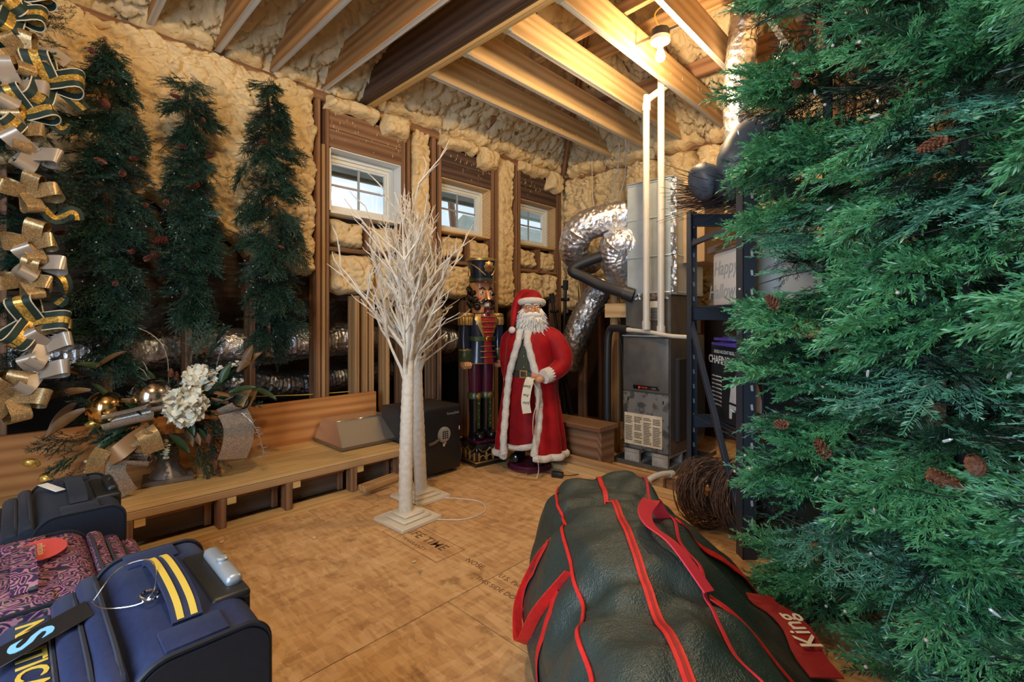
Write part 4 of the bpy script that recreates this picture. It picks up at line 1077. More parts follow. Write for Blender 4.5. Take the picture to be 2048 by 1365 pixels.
# bundle of dark twigs on the top shelf, sticking out past the post
plain('twig_dark', (.030, .015, .012), (.07, .035, .025), scale=30, rough=.7)
plain('vine', (.06, .03, .02), (.17, .09, .055), scale=40, rough=.75)
tw = on_rack('twig_bundle', 'bundle of dark bare twigs lying across the top shelf', 'twigs', .18, .55, 1.985)
rr = random.Random(8)
for s_ in range(26):
    m = MB()
    for k in range(16):
        y0 = rr.uniform(-.10, .10); z0 = abs(rr.gauss(.05, .03)); L0 = rr.uniform(.3, .62); a = rr.gauss(0, .18); b = rr.gauss(.02, .10)
        p0 = Vector((.38 - rr.uniform(0, .2), y0 * .4, .03 + z0 * .5)); d = Vector((-math.cos(a), math.sin(a), b))
        p1 = p0 + d * L0 * .5; p2 = p0 + d * L0 + Vector((0, rr.gauss(0, .04), rr.gauss(.0, .035)))
        p2.z = max(p2.z, .012 if p2.x > 0 else -.10)
        m.tube([p0, p1, p2], [.004, .003, .0013], 4)
    m.build('twig_cluster', 'twig_dark', tw)
# dark rounded plastic prop
plain('prop_blue', (.045, .062, .09), (.075, .10, .135), scale=5, rough=.5)
pr_ = on_rack('rounded_prop', 'smooth dark blue-black rounded plastic prop on top of the shelving', 'prop', .02, .32, 1.98)
m = MB()
MB().tube(smooth_path([(-.10, .16, .10), (0, .16, .13), (.13, .14, .12), (.25, .1, .10)], 6), [.02, .075, .10, .112, .118, .118, .11, .10, .09, .085, .085, .09, .10, .105, .105, .10, .09, .07, .02], 18).build('lower_limb', 'prop_blue', pr_)
MB().tube(smooth_path([(.13, .0, .10), (.10, .02, .20), (.16, .03, .33), (.30, .02, .41), (.42, .0, .40)], 5), [.03, .07, .085, .095, .10, .105, .105, .10, .10, .10, .10, .098, .095, .09, .09, .085, .08, .07, .05, .03, .01][:21], 18).build('upper_limb', 'prop_blue', pr_)
MB().tube(smooth_path([(.06, -.06, .09), (.15, -.07, .12), (.28, -.06, .17), (.36, -.05, .2)], 5), [.02, .07, .088, .09, .085, .075, .066, .06, .058, .058, .06, .066, .07, .072, .07, .05][:16], 16).build('front_limb', 'prop_blue', pr_)
MB().ball((.36, -.04, .18), .075, 16, 10).build('knob', 'prop_blue', pr_)
# grapevine wreaths under the shelving
def wreath(label, x, y, rz, tilt, n, R0=.17, r0=.10):
    w = thing('vine_wreath', label, 'wreath', lf(x, y, R0 + r0), YAW + rz, 'grapevine wreaths under the shelving'); w.rotation_euler = (R(90) - tilt, 0, YAW + rz)
    rr = random.Random(n)
    for c in range(16):
        m = MB()
        for k in range(7):
            pts = []; r1 = r0 * math.sqrt(rr.random()) * .95; ph = rr.uniform(0, 2 * PI); tw_ = rr.choice((1, 2, 2, 3)) * rr.choice((-1, 1)) * .15
            for q in range(30):
                a = 2 * PI * q / 30; rad = R0 + r1 * math.cos(ph + tw_ * a) + rr.gauss(0, .003)
                pts.append((rad * math.cos(a), rad * math.sin(a), 1.35 * r1 * math.sin(ph + tw_ * a) + rr.gauss(0, .003)))
            m.tube(pts, .0026, 4, closed=True)
        m.build('vine_strand', 'vine', w)
    return w
wreath('left grapevine wreath standing under the shelving', 1.17, 2.86, R(20), R(8), 1, .135, .085)
wreath('right grapevine wreath leaning on the other one', 1.36, 2.72, R(16), R(4), 2, .145, .09)
# second tree bag stored upright under the rack
b2 = on_rack('upright_tree_bag', 'folded dark green bag with a red strap under the shelving', 'bag', .45, .42, 0)
prof = [(.24, 0), (.29, .1), (.27, .3), (.20, .44), (.05, .5)]
MB().lathe(prof, 20, sx=1.1, sy=.9, flute=.04, nfl=5).build('bag_shell', 'tarp', b2)
P = [(-.318, 0, .1), (-.298, 0, .3), (-.222, .0, .44), (-.1, 0, .5)]
MB().ribbon(smooth_path([(-.30, -.10, .02), (-.315, -.09, .1), (-.30, -.08, .3), (-.225, -.05, .445)], 5), (0, 1, 0), .035, .004).build('strap', 'strap_red', b2)
# ================================================================== FURNACE CORNER
FX = 3.72
def ribbed(path, r, n=10, pitch=.035, seg=22, squash=None):
    """crinkled flexible duct"""
    P = smooth_path(path, n); L = 0; out = MB(); rr = []
    rs = random.Random(int(r * 1e4) + len(P)); Q = [P[0]]
    for a, b in zip(P, P[1:]):
        k = max(1, int((b - a).length / (pitch / 2)))
        for i in range(k): Q.append(a + (b - a) * ((i + 1) / k))
    rad = [r * (1 + (.028 if i % 2 else -.028) + rs.uniform(-.02, .02)) for i in range(len(Q))]
    return out.tube(Q, rad, seg)
for i, y in enumerate((2.12, 1.86)):
    b_ = thing('concrete_block', ('left' if i == 0 else 'right') + ' concrete block carrying the furnace', 'block', (3.98, y, 0), 0, 'furnace blocks')
    m = MB(); m.b2((-.27, -.07, .0), (.27, .07, .022)); m.b2((-.27, -.07, .098), (.27, .07, .12))
    for x in (-.255, 0, .255): m.b2((x - .015, -.07, .02), (x + .015, .07, .1))
    m.build('block_body', 'concrete', b_, False); MB().b2((-.275, -.072, .12), (-.1, .072, .125)).build('block_cap', 'concrete', b_, False)
fu = thing('furnace', 'grey steel furnace cabinet with two doors and a paper label', 'furnace', (FX, 1.995, .127))
w2, fh = .217, .985
MB().rbox((.36, 0, fh / 2), (.70, w2 * 2, fh), .006, 1).build('cabinet', 'furnace_grey', fu, False)
up = MB().rbox((.002, 0, .74), (.022, w2 * 2 - .012, .46), .006, 2).build('upper_door', 'furnace_grey', fu)
MB().rbox((-.002, 0, .985), (.03, w2 * 2, .012), .003, 1).build('top_rim', 'galv', fu)
MB().rbox((-.011, -.01, .545), (.012, .24, .035), .005, 2).build('badge', 'black_gloss', up)
plain('badge_red', (.75, .06, .03), rough=.3)
MB().lathe([(.001, -.001), (.011, -.001), (.011, .001), (.001, .001)], 16, (-.018, .05, .545), axis=Matrix.Rotation(PI / 2, 3, 'Y')).build('badge_mark', 'badge_red', up)
text_mesh('badge_print', 'TRANE', .019, 'badge_red', up, frame((-.0178, .005, .545), (0, -1, 0), (0, 0, 1)), .0004, bold=.0003)
text_mesh('badge_print', 'XC95', .016, 'cable_grey', up, frame((-.0178, -.085, .543), (0, -1, 0), (0, 0, 1)), .0004)
lo = MB().rbox((.002, 0, .255), (.022, w2 * 2 - .012, .49), .006, 2).build('lower_door', 'furnace_dirty', fu)
for y in (.16, -.165): MB().rbox((-.010, y, .435), (.006, .012, .03), .003, 1).build('door_slot', 'black', lo)
MB().b2((-.0115, -.155, .045), (-.0095, .195, .315)).build('paper_label', 'paper', lo, False)
m = MB(); rr = random.Random(3)
for c in range(4):
    for k in range(17):
        if rr.random() < .9: m.b2((-.0122, .188 - c * .087 - rr.uniform(.055, .075), .28 - k * .0135), (-.0116, .188 - c * .087, .286 - k * .0135))
m.build('label_print', 'twig_dark', lo, False)
MB().rbox((.36, -w2 - .02, .45), (.55, .04, .7), .01, 1).build('return_box', 'black_matte', fu, False)
co = thing('coil_cabinet', 'grey coil box with a printed sticker on top of the furnace', 'cabinet', (FX, 1.995, 1.118))
MB().rbox((.34, 0, .17), (.62, .42, .34), .006, 1).build('cabinet', 'furnace_grey', co, False)
MB().b2((.024, -.1, .13), (.029, -.03, .29)).build('sticker', 'label_white', co, False)
m = MB()
for k in range(8): m.b2((.0215, -.096, .135 + k * .013), (.0237, -.034, .143 + k * .013))
m.build('sticker_print', 'black', co, False)
MB().ribbon([(.026, -.2, .33), (.026, .2, .335)], (0, 0, 1), .05, .004).build('seal_tape', 'foil_dark', co)
pl = thing('sheet_metal_plenum', 'tall galvanised sheet-metal plenum above the furnace', 'duct', (FX + .03, 1.975, 1.460))
m = MB().rbox((.30, 0, .49), (.58, .44, .98), .004, 1).build('box', 'galv', pl, False)
for z in (.02, .33, .66, .965): MB().rbox((.30, 0, z), (.592, .452, .012), .003, 1).build('seam', 'galv', pl)
MB().ribbon([(.006, -.215, 0), (.006, -.215, .97)], (0, 1, 0), .05, .004).build('seal_tape', 'foil_dark', pl)
MB().poly([(.0, -.22, .98), (.58, -.22, .98), (.58, .22, .98), (.0, .22, .98)], (0, 0, .004)).build('top_plate', 'galv', pl, False)
# side extension seen behind the pipes
MB().rbox((.40, -.30, .62), (.45, .20, .7), .004, 1).build('side_box', 'cardboard', pl, False)

def pipe(name, label, path, r, mat, cat='pipe', fit=None, group=None):
    t = thing(name, label, cat, (0, 0, 0), 0, group)
    MB().tube(path, r, 14).build('pipe_run', mat, t)
    for (a, b) in (fit or []): MB().tube([a, b], r * 1.25, 14).build('coupling', mat, t)
    return t
pipe('pvc_pipe', 'left white plastic flue pipe with an elbow at the joists', smooth_path([(3.556, 1.90, 1.17), (3.556, 1.90, 2.0), (3.556, 1.90, 2.98), (3.57, 1.893, 3.04), (3.63, 1.86, 3.10), (3.76, 1.82, 3.2)], 5), .027, 'pvc', fit=[((3.556, 1.90, 2.95), (3.556, 1.90, 3.01)), ((3.556, 1.90, 1.17), (3.556, 1.90, 1.24))], group='white flue pipes')
pipe('pvc_pipe', 'right white plastic flue pipe rising past the joists', [(3.662, 1.825, 1.13), (3.662, 1.825, 2.0), (3.662, 1.825, 3.4)], .028, 'pvc', fit=[((3.662, 1.825, 1.13), (3.662, 1.825, 1.2))], group='white flue pipes')
pipe('condensate_pipe', 'thin white drain pipe lying across the furnace top', smooth_path([(3.64, 2.12, 1.165), (3.60, 1.9, 1.15), (3.55, 1.70, 1.125), (3.50, 1.52, 1.12)], 5), .016, 'pvc', fit=[((3.64, 2.12, 1.165), (3.635, 2.09, 1.163))])
pipe('insulated_stub', 'short black insulated pipe beside the furnace top', smooth_path([(3.70, 2.36, .2), (3.70, 2.36, .9), (3.70, 2.34, 1.14), (3.68, 2.26, 1.175), (3.64, 2.12, 1.165)], 6), .033, 'rubber')
pipe('insulated_line', 'black foam-insulated refrigerant pipe bent in a sharp loop', smooth_path([(3.80, 2.30, 1.86), (3.72, 2.45, 1.83), (3.62, 2.62, 1.76), (3.58, 2.66, 1.70), (3.62, 2.55, 1.64), (3.66, 2.40, 1.56), (3.70, 2.20, 1.49), (3.735, 2.12, 1.46)], 6), .050, 'rubber', fit=[((3.70, 2.20, 1.49), (3.735, 2.12, 1.46))])
def duct(label, path, r, mat='foil', cap=None):
    t = thing('foil_duct', label, 'duct', (0, 0, 0), 0, 'foil-wrapped flexible ducts')
    ribbed(path, r).build('duct_sleeve', mat, t)
    for i, q in enumerate((path[0], path[-1])):
        n = (Vector(path[1]) - Vector(path[0])).normalized() if i == 0 else (Vector(path[-1]) - Vector(path[-2])).normalized()
        MB().tube([Vector(q) - n * .012, Vector(q) + n * .012], r * 1.04, 22).build('duct_strap', 'steel_dark', t)
    return t
duct('fat foil duct curving from the plenum up to the far corner', [(3.98, 2.20, 2.22), (3.86, 2.38, 2.20), (3.70, 2.62, 2.12), (3.72, 2.74, 1.98), (3.86, 2.82, 1.90), (4.2, 2.9, 1.88)], .145)
duct('short fat foil elbow beneath the curving duct', [(3.92, 2.18, 1.92), (3.80, 2.29, 1.95), (3.82, 2.36, 1.86), (3.95, 2.36, 1.70), (4.15, 2.30, 1.55), (4.4, 2.28, 1.45)], .15)
duct('slanting foil duct behind the blue electrical boxes', [(4.05, 2.62, 1.62), (3.98, 2.72, 1.42), (3.90, 2.80, 1.2), (3.86, 2.86, 1.0), (3.9, 2.95, .8)], .13, 'foil_dark')
duct('upright crinkled foil duct behind the top of the shelving', [(3.60, 1.17, 2.05), (3.58, 1.185, 2.5), (3.57, 1.19, 2.9), (3.60, 1.15, 3.45)], .10)
duct('long foil duct running in the dark attic behind the studs', [(-.4, 4.35, 1.0), (.5, 4.34, 1.0), (.95, 4.36, 1.06), (1.35, 4.34, 1.02), (2.0, 4.36, 1.06), (2.8, 4.42, 1.08), (3.6, 4.5, 1.0)], .155)
duct('lower foil duct sagging under the long attic duct', [(.9, 4.62, .72), (1.4, 4.58, .70), (1.8, 4.62, .62), (2.3, 4.68, .66), (2.9, 4.75, .7)], .14, 'foil_dark')
# furnace alcove framing
al = thing('alcove_framing', 'bare timber post and nailer left of the furnace', 'framing', (0, 0, 0))
board('post', (3.96, 2.44, 0), (3.96, 2.44, 1.95), .09, .04, 'pine', al, up=(0, 1, 0))
board('nailer', (3.86, 2.48, 1.335), (3.86, 2.22, 1.335), .13, .038, 'pine_pale', al)
board('post', (4.02, 2.86, 0), (4.02, 2.86, 1.95), .09, .04, 'pine_brown', al, up=(0, 1, 0))
st = thing('timber_step', 'low boxed timber step behind the standing Santa', 'step', (0, 0, 0))
board('tread', (3.44, 2.18, .345), (3.44, 2.98, .345), .038, .28, 'pine_brown', st)
board('riser', (3.40, 2.24, .18), (3.40, 2.98, .18), .285, .038, 'pine_brown', st)
board('side', (3.36, 2.22, .18), (3.56, 2.22, .18), .285, .036, 'pine_brown', st)
for i, (x, z, w, t_, mt, y0, y1, lb) in enumerate(((3.19, .02, .04, .09, 'pine_pale', 2.75, 1.30, 'pale floor plate board, nearest of the boards before the furnace'), (3.30, .045, .09, .04, 'pine', 2.9, 1.62, 'upright edge board, middle of the boards before the furnace'), (3.38, .03, .06, .09, 'pine_brown', 2.2, 1.25, 'brown floor board, farthest of the boards before the furnace'))):
    o = board('floor_board', (x, y0, z), (x, y1, z), w, t_, mt, None); tag(o, lb, 'board', 'boards on the floor before the furnace')
pn = thing('furnace_pan', 'grey drip pan under the furnace blocks', 'pan', (0, 0, 0))
MB().b2((3.66, 1.70, -.0), (4.5, 2.28, .004)).build('pan_floor', 'furnace_grey', pn, False)
MB().b2((3.655, 1.69, .0), (3.66, 2.29, .04)).b2((3.66, 2.28, 0), (4.5, 2.285, .04)).b2((3.66, 1.695, 0), (4.5, 1.70, .04)).build('pan_rim', 'furnace_grey', pn, False)
pipe('drain_elbow', 'short white drain elbow on the floor boards', smooth_path([(3.40, 1.60, .10), (3.33, 1.63, .11), (3.25, 1.67, .10), (3.22, 1.70, .075)], 5), .021, 'pvc', fit=[((3.40, 1.60, .10), (3.37, 1.612, .103))])
# switch boxes
for i, (y, z) in enumerate(((2.83, 1.30), (2.83, 1.12))):
    e = thing('switch_box', ('upper' if i == 0 else 'lower') + ' blue electrical box on the stud beside the foil duct', 'electrical box', (3.985, y, z), 0, 'blue electrical boxes')
    MB().rbox((-.02, -.04, 0), (.05, .055, .10), .004, 1).build('box', 'blue_box', e); MB().rbox((-.047, -.0, 0), (.006, .075, .115), .003, 1).build('cover_plate', 'white_plastic' if i else 'black', e)
    MB().rbox((-.052, 0, 0), (.006, .02, .04), .002, 1).build('toggle', 'cable_grey', e)
ol = thing('wall_outlet', 'white double wall outlet beside the nutcracker boots', 'outlet', (2.80, 3.72, .42))
MB().rbox((0, 0, 0), (.075, .012, .12), .004, 2).build('cover_plate', 'white_plastic', ol); MB().rbox((0, .03, 0), (.06, .05, .1), .004, 1).build('box', 'blue_box', ol)
for z in (.028, -.028): MB().rbox((0, -.007, z), (.035, .006, .03), .004, 1).build('socket', 'cable_grey' if z < 0 else 'white_plastic', ol)
# hanging wires
rw = random.Random(4)
for i, (pth, mt, lb) in enumerate(((([4.55, 2.75, 3.5], [4.52, 2.74, 2.95], [4.42, 2.72, 2.70], [4.45, 2.80, 2.45], [4.3, 2.82, 2.25]), 'cable_grey', 'thick grey cable drooping from the joist end, left of two'),
    (([4.5, 2.66, 3.5], [4.46, 2.62, 3.0], [4.40, 2.60, 2.72], [4.36, 2.66, 2.5], [4.22, 2.72, 2.28]), 'cable_grey', 'thick grey cable drooping from the joist end, right of two'),
    (([4.9, 3.35, 3.45], [4.7, 3.2, 2.75], [4.45, 3.0, 2.4], [4.2, 2.85, 2.1]), 'cable_white', 'pale cable slanting down the far foam corner'),
    (([3.99, 2.9, 1.7], [3.98, 2.86, 1.5], [3.97, 2.85, 1.32], [3.96, 2.84, 1.15]), 'cable_yellow', 'yellow cable running down to the blue boxes'),
    (([1.15, 4.05, .66], [1.5, 3.98, .64], [1.72, 3.90, .635], [2.3, 4.0, .60]), 'cable_yellow', 'yellow cable lying behind the ledge backboard'),
    (([3.95, 2.40, 1.7], [3.9, 2.38, 1.3], [3.94, 2.36, 1.0], [3.88, 2.3, .7]), 'cable_black', 'thin black wire dangling beside the bare post'))):
    o = MB().tube(smooth_path(pth, 6), .006 if i in (0, 1) else .004, 6).build('hanging_cable', mt); tag(o, lb, 'cable')
# folded black light stands leaning on the far wall
for i, (b0, tp, lb) in enumerate((((3.93, 3.06, 0), (3.96, 3.03, 1.66), 'taller black folded light stand behind Santa'), ((3.90, 2.88, 0), (3.84, 3.12, 1.52), 'leaning black folded tripod stand behind Santa'))):
    t = thing('light_stand', lb, 'tripod', (0, 0, 0), 0, 'black folded stands')
    b0 = Vector(b0); tp = Vector(tp); d = tp - b0
    MB().tube([b0 + d * .1, tp], .017, 8).build('column', 'black', t)
    for k in range(3):
        a = k * 2.1; of = Vector((math.cos(a), math.sin(a), 0)) * .035
        MB().tube([b0 + d * .62 + of * .6, b0 + d * .3 + of, Vector((b0.x, b0.y, .01)) + of * 1.5], [.011, .012, .012], 6).build('leg', 'black', t)
    MB().tube([b0 + d * .60, b0 + d * .65], .032, 8).build('collar', 'black', t); MB().tube([tp - d * .06, tp], .028, 8).tube([tp - d * .04 + Vector((0, .05, 0)), tp - d * .04], .014, 6).build('head', 'black_matte', t)
    MB().rbox(tp - d * .12, (.05, .09, .035), .008, 1).build('clamp', 'black', t)
# ================================================================== LEDGE ALONG THE WINDOW WALL
lg = thing('timber_ledge', 'long knee-high timber ledge with dark panels along the wall', 'ledge', (0, 0, 0))
for (y, w_) in ((3.27, .285), (3.50, .17), (3.68, .185)):
    board('top_board', (-1.4, y, .272), (2.06, y, .272), .036, w_, 'bench_top', lg)
board('front_rail', (-1.4, 3.145, .232), (2.06, 3.145, .232), .042, .05, 'pine', lg)
board('sill_plate', (-1.4, 3.165, .02), (2.06, 3.165, .02), .04, .09, 'bench_top', lg)
for x in (-.85, -.43, -.02, .40, .83, 1.205, 1.65, 2.03):
    board('post', (x, 3.16, .04), (x, 3.16, .21), .085, .042, 'pine_brown', lg, up=(0, 1, 0))
px_ = [-1.4, -.85, -.43, -.02, .40, .83, 1.205, 1.65, 2.03]
for i in range(len(px_) - 1):
    a, b = px_[i] + .025, px_[i + 1] - .025
    board('inner_panel', (a, 3.27, .125), (b, 3.27, .125), .17, .012, 'ledge_panel', lg)
    board('inner_rail', (a, 3.235, .188), (b, 3.235, .188), .042, .036, 'pine_brown', lg)
    board('inner_stile', (b - .02, 3.25, .04), (b - .02, 3.25, .168), .03, .036, 'pine_brown', lg, up=(0, 1, 0))
    board('spacer', (a, 3.148, .188), (a + .05, 3.148, .188), .042, .05, 'bench_top', lg)
board('side_board', (2.04, 3.19, .14), (2.04, 3.75, .14), .24, .03, 'pine_brown', lg)
board('back_board', (-1.4, 3.785, .455), (2.20, 3.785, .455), .33, .038, 'board_red', lg)
o = board('loose_board', (1.69, 3.09, .06), (2.02, 3.15, .06), .04, .085, 'pine', None); tag(o, 'short loose timber offcut on the sill below the steel lid', 'board')

# stainless chafing lid on the ledge
cl = thing('steel_food_cover', 'shiny stainless box-shaped food cover on the ledge end', 'food cover', (1.90, 3.51, .291))
b0 = [(-.26, -.23, .028), (.25, -.23, .028), (.25, .23, .028), (-.26, .23, .028)]; t0 = [(-.20, -.02, .175), (.235, -.02, .175), (.235, .22, .175), (-.20, .22, .175)]
def slab(name, pts, th, mat):
    n = (Vector(pts[1]) - Vector(pts[0])).cross(Vector(pts[2]) - Vector(pts[0])).normalized() * -th
    MB().poly(pts, n).build(name, mat, cl, False)
slab('front_panel', [b0[0], b0[1], t0[1], t0[0]], .003, 'steel'); slab('end_panel', [b0[3], b0[0], t0[0], t0[3]], .003, 'steel'); slab('end_panel', [b0[1], b0[2], t0[2], t0[1]], .003, 'steel')
slab('back_panel', [b0[2], b0[3], t0[3], t0[2]], .003, 'steel'); slab('top_panel', t0, .004, 'steel')
MB().b2((-.27, -.24, .008), (.26, .24, .028)).build('base_tray', 'steel_dark', cl, False)
for x in (-.24, .23):
    for y in (-.21, .21): MB().lathe([(.012, 0), (.012, .009)], 8, (x, y, 0)).build('foot', 'black', cl)
MB().rbox((.02, -.02, .178), (.45, .016, .010), .003, 1).build('hinge_bar', 'chrome', cl)

# safe
sf = thing('floor_safe', 'black square safe with a round keypad behind the white trees', 'safe', (2.325, 3.26, 0))
plain('safe_body', (.03, .031, .034), rough=.5); plain('safe_door', (.010, .013, .018), rough=.42)
MB().rbox((0, .02, .285), (.49, .42, .53), .012, 2).build('body', 'safe_body', sf)
for x in (-.19, .19):
    for y in (-.14, .17): MB().lathe([(.02, 0), (.02, .022)], 10, (x, y, 0)).build('foot', 'black', sf)
dr = MB().rbox((0, -.20, .285), (.46, .03, .50), .008, 2).build('door', 'safe_door', sf)
RY = Matrix.Rotation(PI / 2, 3, 'X')
MB().lathe([(.062, 0), (.062, .012), (.05, .022), (.046, .024), (.02, .024)], 28, (.055, -.213, .33), axis=RY).build('keypad', 'cable_grey', dr)
m = MB()
for r_ in range(4):
    for c_ in range(3): m.rbox((.055 + (c_ - 1) * .021, -.238, .33 + (1.5 - r_) * .017), (.014, .006, .011), .002, 1)
m.build('keys', 'black', dr)
MB().tube([(.0, -.225, .30), (-.06, -.24, .285), (-.11, -.24, .28)], .012, 8).build('handle', 'steel_dark', dr)
MB().rbox((.055, -.222, .262), (.04, .014, .02), .006, 2).lathe([(.012, 0), (.012, .01)], 12, (.045, -.222, .25), axis=RY).build('key_cover', 'chrome', dr)
text_mesh('logo_print', 'SentrySafe', .030, 'cable_grey', dr, frame((.15, -.2156, .49), (1, 0, 0), (0, 0, 1)), .0004)
MB().rbox((.215, -.217, .36), (.01, .004, .032), .002, 1).build('key_card', 'label_white', dr)
for z in (.12, .43): MB().tube([(.235, -.205, z - .03), (.235, -.205, z + .03)], .01, 8).build('hinge', 'black', sf)

# ================================================================== WHITE TWIG TREES
plain('twig_white', (.80, .74, .64), (.70, .62, .50), scale=40, rough=.75, bump=.4, bscale=60, bdist=.006)
plain('base_white', (.78, .69, .55), rough=.55)
def twig_tree(label, loc, rz, H, seed):
    t = thing('white_twig_tree', label, 'tree', loc, rz, 'white lighted twig trees')
    MB().rbox((0, 0, .012), (.30, .30, .024), .004, 1).rbox((0, 0, .032), (.21, .21, .02), .008, 1).rbox((0, 0, .05), (.15, .15, .02), .008, 1).build('base_plate', 'base_white', t)
    rr = random.Random(seed)
    def trunk_x(z): return Vector((.018 * math.sin(z * 2.1 + seed), .012 * math.sin(z * 1.7), z))
    Z = [.04 + i * .02 for i in range(int((H * .72 - .04) / .02))]
    MB().tube([trunk_x(z) for z in Z], [(.043 - .030 * max(0, (z - .5)) / (H * .72)) * (1 + .035 * math.sin(z * 190) + rr.uniform(-.02, .02)) for z in Z], 12).build('trunk', 'twig_white', t)
    def twig(m, p, d, L, r, depth):
        n = max(3, int(L / .06)); pts = [p]; q = p.copy(); dd = d.copy()
        for i in range(n):
            dd = (dd + Vector((rr.gauss(0, .13), rr.gauss(0, .13), rr.gauss(.05, .10)))).normalized(); q = q + dd * (L / n); pts.append(q.copy())
        m.tube(pts, [r * (1 - .65 * i / n) for i in range(n + 1)], 6 if depth == 0 else 4)
        if depth < 2:
            for k in range(5 if depth == 0 else 2):
                i = rr.randint(max(1, n // 4), n); sd = Vector((rr.gauss(0, 1), rr.gauss(0, 1), rr.gauss(.2, .5))).normalized()
                nd = ((pts[i] - pts[i - 1]).normalized() * 1.0 + sd * .62).normalized()
                twig(m, pts[i], nd, L * rr.uniform(.3, .5), r * .62, depth + 1)
    nb = 34
    for i in range(nb):
        z = .80 + (H * .72 - .84) * (i / nb) ** .9; a = i * 2.4 + rr.uniform(-.4, .4); p = trunk_x(z)
        el = rr.uniform(1.9, 3.4) if z < 1.15 else rr.uniform(3.5, 7); d = Vector((math.cos(a), math.sin(a), el)).normalized(); L = rr.uniform(.42, .7) * (1 if z < 1.2 else .85)
        L = min(L, (H - z) / max(.2, d.z))
        m = MB(); twig(m, p, d, L, .011, 0); m.build('branch', 'twig_white', t)
    m = MB(); twig(m, trunk_x(H * .70), Vector((.0, .0, 1)), H * .29, .011, 0); m.build('branch', 'twig_white', t)
    return t
twig_tree('white wrapped twig tree standing nearest, on the front square base', (1.70, 2.535, 0), R(3), 2.12, 5)
twig_tree('white wrapped twig tree standing behind the front one', (1.975, 2.79, 0), R(0), 1.98, 9)
o = MB().tube(smooth_path([(1.80, 2.44, .006), (1.83, 2.38, .006), (1.95, 2.27, .005), (2.12, 2.28, .005), (2.2, 2.42, .005), (2.13, 2.58, .005), (2.04, 2.68, .006)], 6), .003, 5).build('lamp_cord', 'cable_white'); tag(o, 'thin white cord curling on the floor beside the twig trees', 'cord')
o = MB().tube(smooth_path([(1.76, 2.60, .9), (1.79, 2.62, .6), (1.78, 2.60, .42), (1.80, 2.61, .25), (1.80, 2.60, .06)], 6), .004, 5).build('lamp_cord', 'cable_white'); tag(o, 'white cord hanging between the two twig trunks', 'cord')
# ================================================================== NUTCRACKER
plain('nc_navy', (.012, .022, .055), rough=.22, coat=.4); plain('nc_plum', (.085, .012, .035), rough=.25, coat=.4); plain('nc_red', (.26, .012, .025), (.36, .03, .03), scale=40, rough=.35, coat=.3)
plain('nc_green', (.02, .055, .02), (.06, .10, .03), scale=50, rough=.35, coat=.3); plain('nc_skin', (.68, .34, .16), rough=.3, coat=.4); plain('nc_hair', (.012, .008, .010), rough=.3, coat=.3)
plain('nc_white', (.82, .80, .76), rough=.3); plain('nc_blush', (.72, .18, .12), rough=.4); plain('nc_eye', (.05, .08, .12), rough=.2)
def arc_shell(m, prof, a0, a1, n=14, sx=1, sy=1, th=.006, c=(0, 0, 0)):
    """curved plate round the vertical axis; angle 0 faces -Y, positive towards +X"""
    vs = []; k = len(prof); rows = []
    for off in (0, th):
        for (r, z, *e) in prof:
            aa0, aa1 = (e[0], e[1]) if e else (a0, a1)
            for i in range(n + 1):
                a = aa0 + (aa1 - aa0) * i / n; q = r + off
                vs.append((c[0] + q * sx * math.sin(a), c[1] - q * sy * math.cos(a), c[2] + z))
    w = n + 1; N = k * w; fs = []
    for j in range(k - 1):
        for i in range(n):
            a, b = j * w + i, j * w + i + 1
            fs.append((N + a, N + b, N + b + w, N + a + w)); fs.append((a, a + w, b + w, b))
    for i in range(n): fs.append((i, i + 1, N + i + 1, N + i)); q = (k - 1) * w; fs.append((q + i + 1, q + i, N + q + i, N + q + i + 1))
    for j in range(k - 1): a = j * w; fs.append((a + w, a, N + a, N + a + w)); b = a + n; fs.append((b, b + w, N + b + w, N + b))
    return m.add(vs, fs)
nc = thing('nutcracker', 'tall painted wooden nutcracker soldier on a gold-trimmed base', 'nutcracker', (2.865, 3.13, 0), R(-10))
bs = MB().rbox((0, 0, .014), (.315, .315, .028), .004, 1).rbox((0, 0, .10), (.27, .27, .15), .006, 1).rbox((0, 0, .178), (.30, .30, .026), .008, 2).build('base', 'black_gloss', nc)
MB().rbox((0, 0, .033), (.30, .30, .012), .003, 1).build('base_moulding', 'gold_dull', bs)
MB().rbox((0, 0, .198), (.25, .25, .016), .006, 2).build('base_top', 'nc_plum', bs)
for k in range(4):
    rot = Matrix.Rotation(k * PI / 2, 3, 'Z'); f = lambda x, z, o=-.139: rot @ Vector((x, o, z))
    for x in (-.11, -.035, .035, .11): MB().lathe([(.004, .04), (.012, .05), (.008, .075), (.013, .1), (.005, .115)], 8, f(x, 0)).build('ornament', 'gold_dull', bs)
    for x in (-.075, 0, .075): MB().tube([f(x + .026 * math.cos(a), .062 + .026 * math.sin(a)) for a in np.linspace(0, PI, 9)], .0055, 6).build('scroll', 'gold_dull', bs)
    for x in (-.055, .055): MB().tube([f(x + .055 * t, .148 - .03 * (1 - t * t)) for t in np.linspace(-1, 1, 9)], .0055, 6).build('garland', 'gold_dull', bs)
